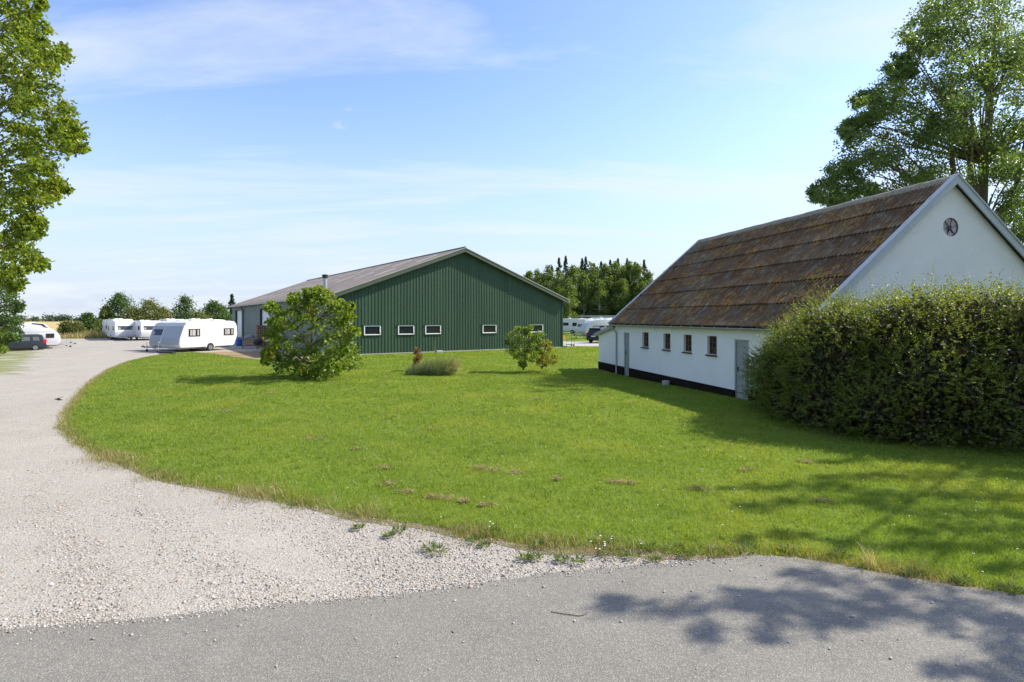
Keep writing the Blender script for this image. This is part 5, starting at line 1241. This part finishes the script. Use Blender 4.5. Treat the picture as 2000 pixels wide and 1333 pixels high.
# tall tree behind the outbuilding
lob = [(1610, 372, 34), (1650, 350, 50), (1700, 385, 40), (1700, 300, 62), (1660, 250, 26), (1690, 215, 42), (1750, 190, 60), (1760, 270, 80), (1780, 350, 70), (1850, 310, 80), (1760, 130, 36), (1800, 70, 50), (1830, 160, 85), (1860, 30, 62), (1900, 100, 90), (1910, 220, 90), (1960, 60, 80), (1975, 160, 70), (1990, 280, 70), (1960, 350, 60), (1985, 430, 48), (1920, -40, 90), (2060, 100, 110), (2070, 300, 110), (2060, 450, 80), (2140, 200, 110), (1850, 230, 60), (1640, 400, 26)]
c, r = sub_clumps(lob, 33, 2.4, 27, (0.22, 0.38))
tb = (28.6, 34, 0)
e = tree('tall_tree', 'tall broad-leaved tree rising behind the white outbuilding', 'tree', tb, [tb, (28.5, 34, 4), (28.0, 34, 8), (28.2, 34, 12), (28.6, 34, 16), (28.9, 34, 21)], [.5, .42, .32, .24, .16, .05], c, r, 136, 0.135, M['poplar_dark'], limbs=.16, limb_r=.04)
# side stem that forks left, seen above the gable
mb = MB()
for pts, rr_ in (([(28.3, 34, 3), (26.9, 33.6, 8), (25.9, 33.4, 11.5), (25.4, 33.2, 15)], [.30, .22, .15, .05]), ([(28.2, 34, 6), (27.2, 33.8, 12), (26.9, 33.8, 16)], [.2, .13, .05]), ([(26.9, 33.6, 8), (23.5, 33.4, 11), (21.4, 33.2, 12)], [.14, .09, .04]), ([(28.4, 34, 6.5), (30.2, 34, 11), (31, 34, 15)], [.2, .13, .06])):
    mb.tube([Vector(p) - Vector(tb) for p in pts], rr_, 8, cap=False)
mb.build('fork', M['bark'], e, smooth=True)

# tree standing outside the picture on the right; its boughs shade the lawn and road
SH = Vector((SUNV.x, SUNV.y)) / SUNV.z
segs = [((1160, 1192), (1480, 1186), 9.5, .17), ((1360, 1243), (1680, 1226), 8.8, .17), ((1425, 1166), (1720, 1196), 9.0, .16), ((1525, 1127), (1800, 1160), 9.2, .15), ((1480, 1198), (2050, 1218), 8.6, .20), ((1700, 1165), (2080, 1195), 8.4, .20), ((1800, 1296), (2080, 1262), 7.9, .16), ((1960, 1320), (2100, 1310), 7.7, .16), ((1850, 1235), (2100, 1245), 8.0, .18),
        ((1385, 955), (1660, 950), 11.0, .22), ((1440, 992), (1760, 982), 10.6, .24), ((1590, 905), (1860, 893), 11.4, .20), ((1600, 935), (2080, 930), 10.8, .30), ((1640, 965), (2080, 975), 10.5, .34), ((1720, 1000), (2100, 1010), 10.2, .34), ((1440, 1047), (1660, 1058), 10.0, .13), ((1760, 1035), (2100, 1045), 10.0, .28), ((1640, 1066), (2080, 1078), 9.8, .17), ((1900, 1110), (2100, 1125), 9.4, .14), ((1820, 905), (2080, 950), 11, .26)]
tb = (20.0, 15.5, 0); tp = [(20, 15.5, 0), (19.9, 15.5, 3), (19.8, 15.4, 6), (19.7, 15.4, 7.8), (19.6, 15.4, 9.2)]
C, Rr = [], []; mb = MB()
for (a, b, z, rad) in segs:
    A_, B_ = px(*a), px(*b); n = max(4, int(math.hypot(A_[0] - B_[0], A_[1] - B_[1]) / .22)); pts = []
    for i in range(n + 1):
        t = i / n; z_ = z + .25 * t; g_ = Vector((A_[0] + (B_[0] - A_[0]) * t, A_[1] + (B_[1] - A_[1]) * t)) + SH * z_
        p = Vector((g_.x, g_.y, z_)); pts.append(p - Vector(tb))
        C.append(p + Vector((random.gauss(0, .08), random.gauss(0, .08), random.gauss(0, .08))) - Vector(tb)); Rr.append(rad * .8 * (0.55 + 0.75 * math.sin(math.pi * (0.12 + 0.8 * t))) * random.uniform(.8, 1.3))
    j = min(range(1, 5), key=lambda i: abs(tp[i][2] - z + 2)); pts.append(Vector(tp[j]) - Vector(tb))
    mb.tube(pts, [0.006 + .02 * (i / len(pts)) ** 2 for i in range(len(pts))], 5, cap=False)
e = empty('roadside_tree', tb); tag(e, 'tall tree beyond the hedge casting dappled shade over lawn and road', 'tree')
mb.tube([Vector(p) - Vector(tb) for p in tp], [.4, .34, .27, .17, .05], 9, cap=False); mb.build('trunk', M['bark'], e, smooth=True)
for _ in range(70):
    a_ = random.uniform(-.5, 1.6); C.append(Vector((random.uniform(3, 6.2) * math.cos(a_) + .4, random.uniform(.5, 4) * math.sin(a_), random.uniform(5, 9.5)))); Rr.append(random.uniform(.4, .9))
crown('crown', np.array(C), Rr, 48, .10, M['poplar_dark'], e)

# broad-leaved bush before the barn
X_, Y_ = px(610, 738); lob = [(555, 620, 34), (600, 595, 32), (640, 590, 30), (622, 570, 10), (528, 600, 12), (535, 640, 24), (545, 680, 32), (600, 650, 50), (650, 640, 42), (680, 620, 14), (688, 648, 14), (678, 680, 24), (620, 700, 46), (570, 705, 34), (660, 706, 34), (525, 690, 12), (518, 706, 6), (600, 730, 30), (640, 730, 30), (685, 600, 7), (575, 585, 14), (665, 600, 14), (600, 575, 10)]
c, r = sub_clumps(lob, Y_, .85, 20, (.18, .36))
c += [at(516 + i, 690 + 4 * i, Y_) for i in range(5)]; r += [.13] * 5
tree('broad_leaved_bush', 'large bright green broad-leaved bush in front of the green barn', 'bush', (X_, Y_, 0), [(X_, Y_, 0), (X_ + .05, Y_, .6), (X_ - .1, Y_ + .05, 1.5), (X_ + .05, Y_, 2.6), (X_ + .2, Y_, 3.6)], [.07, .06, .045, .03, .01], c, r, 24, .165, M['magnolia'], limbs=.2, limb_r=.012, up=.4)
for (a, b, s, lb) in ((555, 722, 24, 'low dark green shrub at the left foot of the broad-leaved bush'), (692, 712, 22, 'low leafy plant at the right foot of the broad-leaved bush')):
    xx, yy = px(a, b + 10); c, r = sub_clumps([(a, b - 6, s)], yy, .25, 14, (.3, .45)); tree('low_shrub', lb, 'shrub', (xx, yy, 0), [(xx, yy, 0), (xx, yy, .4)], [.03, .01], c, r, 26, .13, M['dense'] if a < 600 else M['shrub'], limb_r=.01)

# two-part shrub on the lawn
X_, Y_ = px(1022, 723); lob = [(1010, 660, 20), (1000, 680, 16), (1030, 670, 22), (1040, 690, 20), (1015, 695, 20), (1030, 650, 12), (1012, 642, 6), (1036, 640, 6), (1022, 710, 10), (1050, 660, 14), (1050, 680, 14), (992, 668, 6)]
c, r = sub_clumps(lob, Y_, .45, 12, (.28, .45)); tree('garden_shrub', 'green leafy shrub on the lawn with upright shoots', 'shrub', (X_, Y_, 0), [(X_, Y_, 0), (X_ + .1, Y_, .6), (X_ + .25, Y_, 1.4), (X_ + .1, Y_, 2.2)], [.04, .035, .025, .008], c, r, 46, .085, M['shrub'], limbs=.3, limb_r=.012)
X_, Y_ = px(1058, 721); lob = [(1062, 690, 20), (1070, 680, 14), (1080, 700, 12), (1068, 706, 14), (1055, 700, 14), (1065, 672, 9)]
c, r = sub_clumps(lob, Y_, .4, 12, (.28, .45)); tree('yellowing_shrub', 'yellowing low shrub growing against the green leafy one', 'shrub', (X_, Y_, 0), [(X_, Y_, 0), (X_ + .05, Y_, .5), (X_ + .15, Y_, 1.1)], [.03, .025, .01], c, r, 42, .078, M['shrub_yellow'], limbs=.3, limb_r=.012)
X_, Y_ = px(813, 724); lob = [(815, 694, 10), (816, 703, 11), (814, 684, 5), (812, 712, 7), (808, 720, 6)]
c, r = sub_clumps(lob, Y_, .2, 14, (.3, .5)); tree('russet_shrub', 'small russet shrub with reddish top beside the ornamental grass', 'shrub', (X_, Y_, 0), [(X_, Y_, 0), (X_ + .05, Y_, .5), (X_ + .1, Y_, 1.1)], [.02, .016, .006], c, r, 26, .07, M['shrub_red'], limbs=.5, limb_r=.008)
# ornamental grass leaning right
X_, Y_ = px(848, 731); e = empty('ornamental_grass', (X_, Y_, 0)); tag(e, 'clump of pale blue-green ornamental grass leaning over on the lawn', 'grass clump')
n = 7000; tc_ = rng.integers(0, 9, n); bx_ = np.array([-1.2, -.95, -.7, -.45, -.2, .05, .3, .55, .8])[tc_] + rng.normal(0, .13, n); by_ = np.array([.1, -.2, .2, -.1, .15, -.25, .1, -.1, .05])[tc_] + rng.normal(0, .15, n); hh = rng.uniform(.3, .8, n) * np.array([.55, .75, .8, 1, .85, 1.05, .9, 1.1, .8])[tc_] * (1 + .5 * rng.random(n) ** 8)
ln = rng.uniform(.1, .8, n); th = rng.normal(0.15, .9, n)
c = np.column_stack([bx_, by_, np.zeros(n)]); ax = np.column_stack([ln * np.cos(th) + .15, ln * np.sin(th), np.ones(n)])
leaves('tuft', c, ax, rand_dirs(n), hh * 1.1, .016, M['blue_grass'], e, 0)
n = 420; c = np.column_stack([rng.uniform(.3, 1.0, n), rng.normal(0, .25, n), rng.uniform(.1, .5, n)]); ax = np.column_stack([rng.uniform(.4, 1.4, n), rng.normal(0, .3, n), rng.uniform(-.15, 1.3, n)])
leaves('seed_stalks', c, ax, rand_dirs(n), rng.uniform(.4, .75, n), .016, M['straw'], e, 0)

# hedge at the corner of the outbuilding -------------------------------------
hf = [(7.95, 18.3), (7.7, 17.0), (7.45, 15.4), (7.45, 14.1), (7.9, 13.1), (8.95, 12.4), (10.5, 11.65), (12.6, 10.9), (15, 10.2), (17.5, 9.8)]
hb = [(8.32, 18.3), (8.42, 17.2), (8.6, 16.4), (9.3, 16.0), (10, 15.6), (11, 15.2), (12.4, 14.4), (13.8, 13.6), (15.6, 13.0), (18, 12.6)]
ht = [1.8, 2.15, 2.5, 2.84, 3.05, 3.18, 3.35, 3.48, 3.5, 3.5]
hf_s = np.array(smooth_poly([(*a, t) for a, t in zip(hf, ht)], 8)); hb_s = np.array(smooth_poly([(*a, t) for a, t in zip(hb, ht)], 8)); nh = len(hf_s)
def hedge_blobs():
    B = []
    for k in range(0, nh, 2):
        A_, B_, H_ = hf_s[k], hb_s[k], hf_s[k][2] + .22 * math.sin(k * .6) * math.sin(k * .23 + 2); dv = (B_ - A_)[:2]; L_ = np.linalg.norm(dv)
        for lay in range(6):
            zf = (.10, .26, .42, .58, .74, .86)[lay] + random.uniform(-.07, .07); r_ = random.uniform(.32, .66) * (1.0 if lay < 4 else .9)
            back = (-.02, 0.0, .05, .16, .36, .62)[lay] * L_ + random.uniform(-.16, .24)
            p_ = A_[:2] + dv / L_ * (r_ * .75 + back) + np.array([random.gauss(0, .16), random.gauss(0, .16)])
            B.append((p_[0], p_[1], min(H_ * zf, H_ - r_ * .9), r_))
        if L_ > 1.2:
            for bk in (.4, .6, .85): r_ = random.uniform(.4, .7); p_ = A_[:2] + dv * bk; B.append((p_[0], p_[1], H_ - r_ * random.uniform(.45, 1.35), r_)); B.append((p_[0], p_[1], .45, .5))
    for _ in range(34):          # bolder bushes swelling out of the front
        k = random.randrange(2, nh - 2); A_, B_, H_ = hf_s[k], hb_s[k], hf_s[k][2]; dv = (B_ - A_)[:2]; L_ = np.linalg.norm(dv); r_ = random.uniform(.55, .85); zf = random.uniform(.2, .86)
        p_ = A_[:2] + dv / L_ * (r_ * .55 + max(0, zf - .45) * L_ * .55); B.append((p_[0], p_[1], min(H_ * zf, H_ + .12 - r_ * .8), r_))
    return np.array(B)
HB = hedge_blobs()
def hedge_sample(n, shell):
    k = rng.choice(len(HB), n, p=HB[:, 3] ** 2 / (HB[:, 3] ** 2).sum()); d = rand_dirs(n)
    if not shell: d = d * (rng.random(n) ** .5 * .88)[:, None]
    bump_ = 1 + .12 * np.sin(d[:, :1] * 7 + k[:, None]) * np.sin(d[:, 2:] * 6 + k[:, None] * 2)
    p = HB[k, :3] + d * HB[k, 3:4] * np.array([1, 1, .85]) * bump_
    ok = p[:, 2] > .03
    if shell:
        for q in range(len(HB)):
            dd2 = ((p - HB[q, :3]) ** 2).sum(1); ok &= ~((dd2 < (HB[q, 3] * .80) ** 2) & (k != q))
    return p[ok], unit(d[ok] + 1e-6)
hedge = empty('hedge', (9.3, 13.5, 0)); tag(hedge, 'tall shaggy green hedge screening the near end of the white outbuilding', 'hedge'); hb0 = np.array([9.3, 13.5, 0])
p, nrm = hedge_sample(46000, True); n = len(p); nt_ = 18
hor = nrm * np.array([1, 1, .2]); tw = unit(hor * rng.uniform(.5, 1.0, (n, 1)) + np.column_stack([np.zeros((n, 2)), rng.uniform(-.25, .55, n)]) + rng.normal(0, .28, (n, 3)))
topz = (nrm[:, 2] > .45) & (p[:, 2] > 1.7); tl = rng.uniform(.14, .36, n) + topz * rng.random(n) ** 4 * .6 + rng.random(n) ** 10 * .35
tw[topz] = unit(tw[topz] + np.array([0, 0, .8]))
C = np.repeat(p, nt_, 0); T = np.repeat(tw, nt_, 0); tt = np.tile(np.linspace(-.15, 1, nt_), n); Lr = np.repeat(tl, nt_)
C = C + T * (tt * Lr)[:, None]; sidev = unit(np.cross(T, np.array([0, 0, 1.0]) + rng.normal(0, .35, T.shape))) * np.tile(np.where(np.arange(nt_) % 2, 1., -1.), n)[:, None]; axs = unit(T * .7 + sidev)
sz = rng.uniform(.034, .066, len(C)) * (1.1 - .35 * tt)
leaves('foliage', C - hb0, axs, unit(rand_dirs(len(C), 1.5)), sz, sz * .62, M['hedge'], hedge)
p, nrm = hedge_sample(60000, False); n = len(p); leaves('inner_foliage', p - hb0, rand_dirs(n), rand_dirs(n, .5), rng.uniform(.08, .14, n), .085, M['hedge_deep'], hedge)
n = 30000; i_ = rng.random(n) * (nh - 1.001); k_ = i_.astype(int); f_ = rng.normal(.55, .13, n).clip(.3, .85)[:, None]
A_ = hf_s[k_] + (hf_s[k_ + 1] - hf_s[k_]) * (i_ - k_)[:, None]; B_ = hb_s[k_] + (hb_s[k_ + 1] - hb_s[k_]) * (i_ - k_)[:, None]
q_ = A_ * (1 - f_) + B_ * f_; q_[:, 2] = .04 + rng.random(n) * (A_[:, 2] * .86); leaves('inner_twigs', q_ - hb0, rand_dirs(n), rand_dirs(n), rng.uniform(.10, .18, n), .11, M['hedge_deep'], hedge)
mb = MB()
for k in range(0, nh - 1, 2):
    for _ in range(2):
        f_ = random.uniform(.15, .8); a_ = hf_s[k] * (1 - f_) + hb_s[k] * f_; t_ = a_ - hb0
        mb.tube([(t_[0], t_[1], 0), (t_[0] + random.gauss(0, .12), t_[1] + random.gauss(0, .12), a_[2] * .5), (t_[0] + random.gauss(0, .25), t_[1] + random.gauss(0, .2), a_[2] * .78)], [.03, .02, .006], 5, cap=False)
mb.build('stems', M['log_bark'], hedge)

# dense tree and bushes beyond the drive on the left
d = 44; lob = [(10, 580, 34), (20, 620, 30), (5, 650, 34), (-40, 600, 60), (-60, 660, 50), (30, 655, 16), (35, 600, 12)]
c, r = sub_clumps(lob, d, 1.0, 16, (.25, .4)); X_ = (-40 - 1000) / FPX * d
tree('dense_tree', 'dense dark green tree overhanging the parked dark grey car', 'tree', (X_, d, 0), [(X_, d, 0), (X_, d, 1.5), (X_ + .3, d, 3), (X_ + .4, d, 4.4)], [.22, .2, .12, .04], c, r, 75, .16, M['dense'], limb_r=.05)
lob = [(2, 655, 18), (-8, 675, 20), (6, 682, 10), (-25, 660, 25)]; d = 42; c, r = sub_clumps(lob, d, .5, 14, (.3, .45)); X_ = (-10 - 1000) / FPX * d
tree('roadside_bush', 'bright green bush in front of the bonnet of the grey car', 'bush', (X_, d, G(X_, d)), [(X_, d, G(X_, d)), (X_, d, .8)], [.05, .02], c, r, 40, .11, M['shrub'], limb_r=.02)

# trees behind the caravans on the left
def simple_tree(name, label, xp, ytop, wpx, d, kind, group=None, ybase=None):
    X_ = (xp - 1000) / FPX * d; H_ = EYE - (ytop - HORIZON) * d / FPX; Wm = wpx * d / FPX; c, r = [], []
    if kind == 'spruce':
        n = 95
        for k in range(n):
            t = k / (n - 1); z = H_ * (.12 + .86 * t); rad = Wm * .62 * (1 - t) ** .9 + .05; a_ = random.uniform(0, 6.3); q = rad * random.uniform(.35, 1)
            c.append((X_ + q * math.cos(a_), d + q * math.sin(a_), z)); r.append(max(.14, .36 * rad + .04))
        for q_ in range(4): c.append((X_, d, H_ * (.94 + .018 * q_))); r.append(.26 - .06 * q_)
    else:
        n = 80; lo = .10 if kind == 'birch' else .05; Wm *= 1.25
        for k in range(n):
            z = lo + (1 - lo) * random.random(); prof = math.sin(math.pi * min(1, (z - lo) / (1 - lo) * .86 + .14)) ** .7; a_ = random.uniform(0, 6.3); q = Wm / 2 * prof * math.sqrt(random.random()) * .85
            c.append((X_ + q * math.cos(a_), d + q * math.sin(a_), z * H_ * .95)); r.append(Wm * random.uniform(.10, .19) + .15)
        c.append((X_ + random.uniform(-.2, .2), d, H_ * .97)); r.append(Wm * .08 + .1)
    fm = {'spruce': 'spruce', 'birch': 'birch', 'dense': 'dense', 'olive': 'olive', 'conifer': 'dense'}[kind]
    sz = (.0026 * d + .03) * (.62 if kind == 'spruce' else .9)
    return tree(name, label, 'tree', (X_, d, 0), [(X_, d, -.1), (X_ + .1, d, H_ * .4), (X_, d, H_ * .75), (X_, d, H_ * .97)], [H_ * .018 + .03, H_ * .014 + .02, H_ * .008, .02], c, r, 62, sz, M[fm], group, 'birch_bark' if kind == 'birch' else 'bark', .35, .6, .8, .03, .4 if kind in ('birch', 'spruce') else 0)
for (xp, yt, w, d, k, lb) in [(235, 574, 50, 100, 'dense', 'tall pointed green tree behind the flat-fronted caravan'), (207, 598, 20, 98, 'olive', 'slim olive tree at the end of the rough grass'), (292, 589, 60, 97, 'olive', 'broad olive-green tree behind the cream stained caravan'), (262, 604, 44, 95, 'olive', 'low olive bush between the pointed tree and the broad one'), (318, 603, 40, 99, 'olive', 'rounded yellow-green tree right of the broad olive one'), (361, 581, 52, 104, 'dense', 'bushy conical tree above the long white caravan'), (418, 592, 54, 100, 'dense', 'round dark green tree close to the barn eaves'), (388, 612, 40, 96, 'olive', 'low russet-green bush below the conical tree'), (436, 600, 26, 108, 'dense', 'slender dark tree against the barn corner'), (453, 575, 22, 112, 'spruce', 'pointed spruce tip rising over the barn eaves'), (171, 614, 30, 92, 'dense', 'dark low tree in the rough grass by the field')]:
    simple_tree('yard_tree', lb, xp, yt, w, d, k, 'trees behind the yard')
for (xp, yt, w, d) in [(130, 630, 24, 92), (150, 632, 20, 89), (190, 628, 26, 96), (205, 634, 20, 88)]:
    simple_tree('scrub_bush', 'low scrub bush in the dry rough grass beyond the yard', xp, yt, w, d, 'olive', 'scrub in the rough grass')
# the wood on the right
for (xp, yt, d) in [(1092, 504, 142), (1105, 500, 140), (1137, 505, 143), (1144, 502, 141), (1174, 511, 146), (1192, 508, 145), (1207, 505, 142), (1225, 505, 144), (1258, 508, 143), (1078, 520, 147), (1160, 515, 150), (1240, 512, 150)]:
    simple_tree('spruce_tree', 'dark pointed spruce rising above the birches of the wood', xp, yt, 46, d, 'spruce', 'spruces in the wood')
for (xp, yt, w, d) in [(1033, 529, 30, 138), (1050, 526, 34, 136), (1071, 517, 38, 135), (1118, 518, 40, 133), (1155, 511, 36, 136), (1182, 514, 38, 134), (1201, 509, 34, 136), (1231, 509, 36, 135), (1246, 514, 34, 133), (1267, 530, 32, 132), (1285, 560, 30, 130), (1092, 530, 34, 131), (1140, 535, 34, 131), (1170, 545, 36, 130), (1215, 545, 36, 130), (1255, 550, 36, 129), (1300, 528, 14, 132), (1060, 535, 44, 134), (1104, 540, 44, 134), (1128, 522, 44, 138), (1164, 520, 44, 138), (1190, 525, 44, 137), (1218, 518, 44, 138), (1240, 530, 44, 136), (1270, 545, 40, 134)]:
    simple_tree('birch_tree', 'light green birch at the edge of the wood', xp, yt, w, d, 'birch', 'birches of the wood')
simple_tree('young_birch', 'pale green young birch standing at the barn corner before the wood', 1111, 543, 34, 118, 'birch')
# distant tree line across the field
n = 260; C, Rr = [], []
for k in range(n):
    X_ = random.uniform(-520, -40); Y_ = 480 + random.uniform(-12, 25); hgt = 3.2 + 2.2 * (math.sin(X_ * .045) * math.sin(X_ * .11 + 1) + .4 * random.random())
    C.append((X_, Y_, hgt * .5)); Rr.append(hgt * random.uniform(.55, .8))
p, d_ = clump_points(C, Rr, 70, .9); p[:, 2] = np.abs(p[:, 2])
tag(leaves('distant_tree_line', p, rand_dirs(len(p)), rand_dirs(len(p), .5), 1.3, 1.1, M['far_leaf']), 'distant blue-green line of trees beyond the ripe field', 'tree line', kind='stuff')
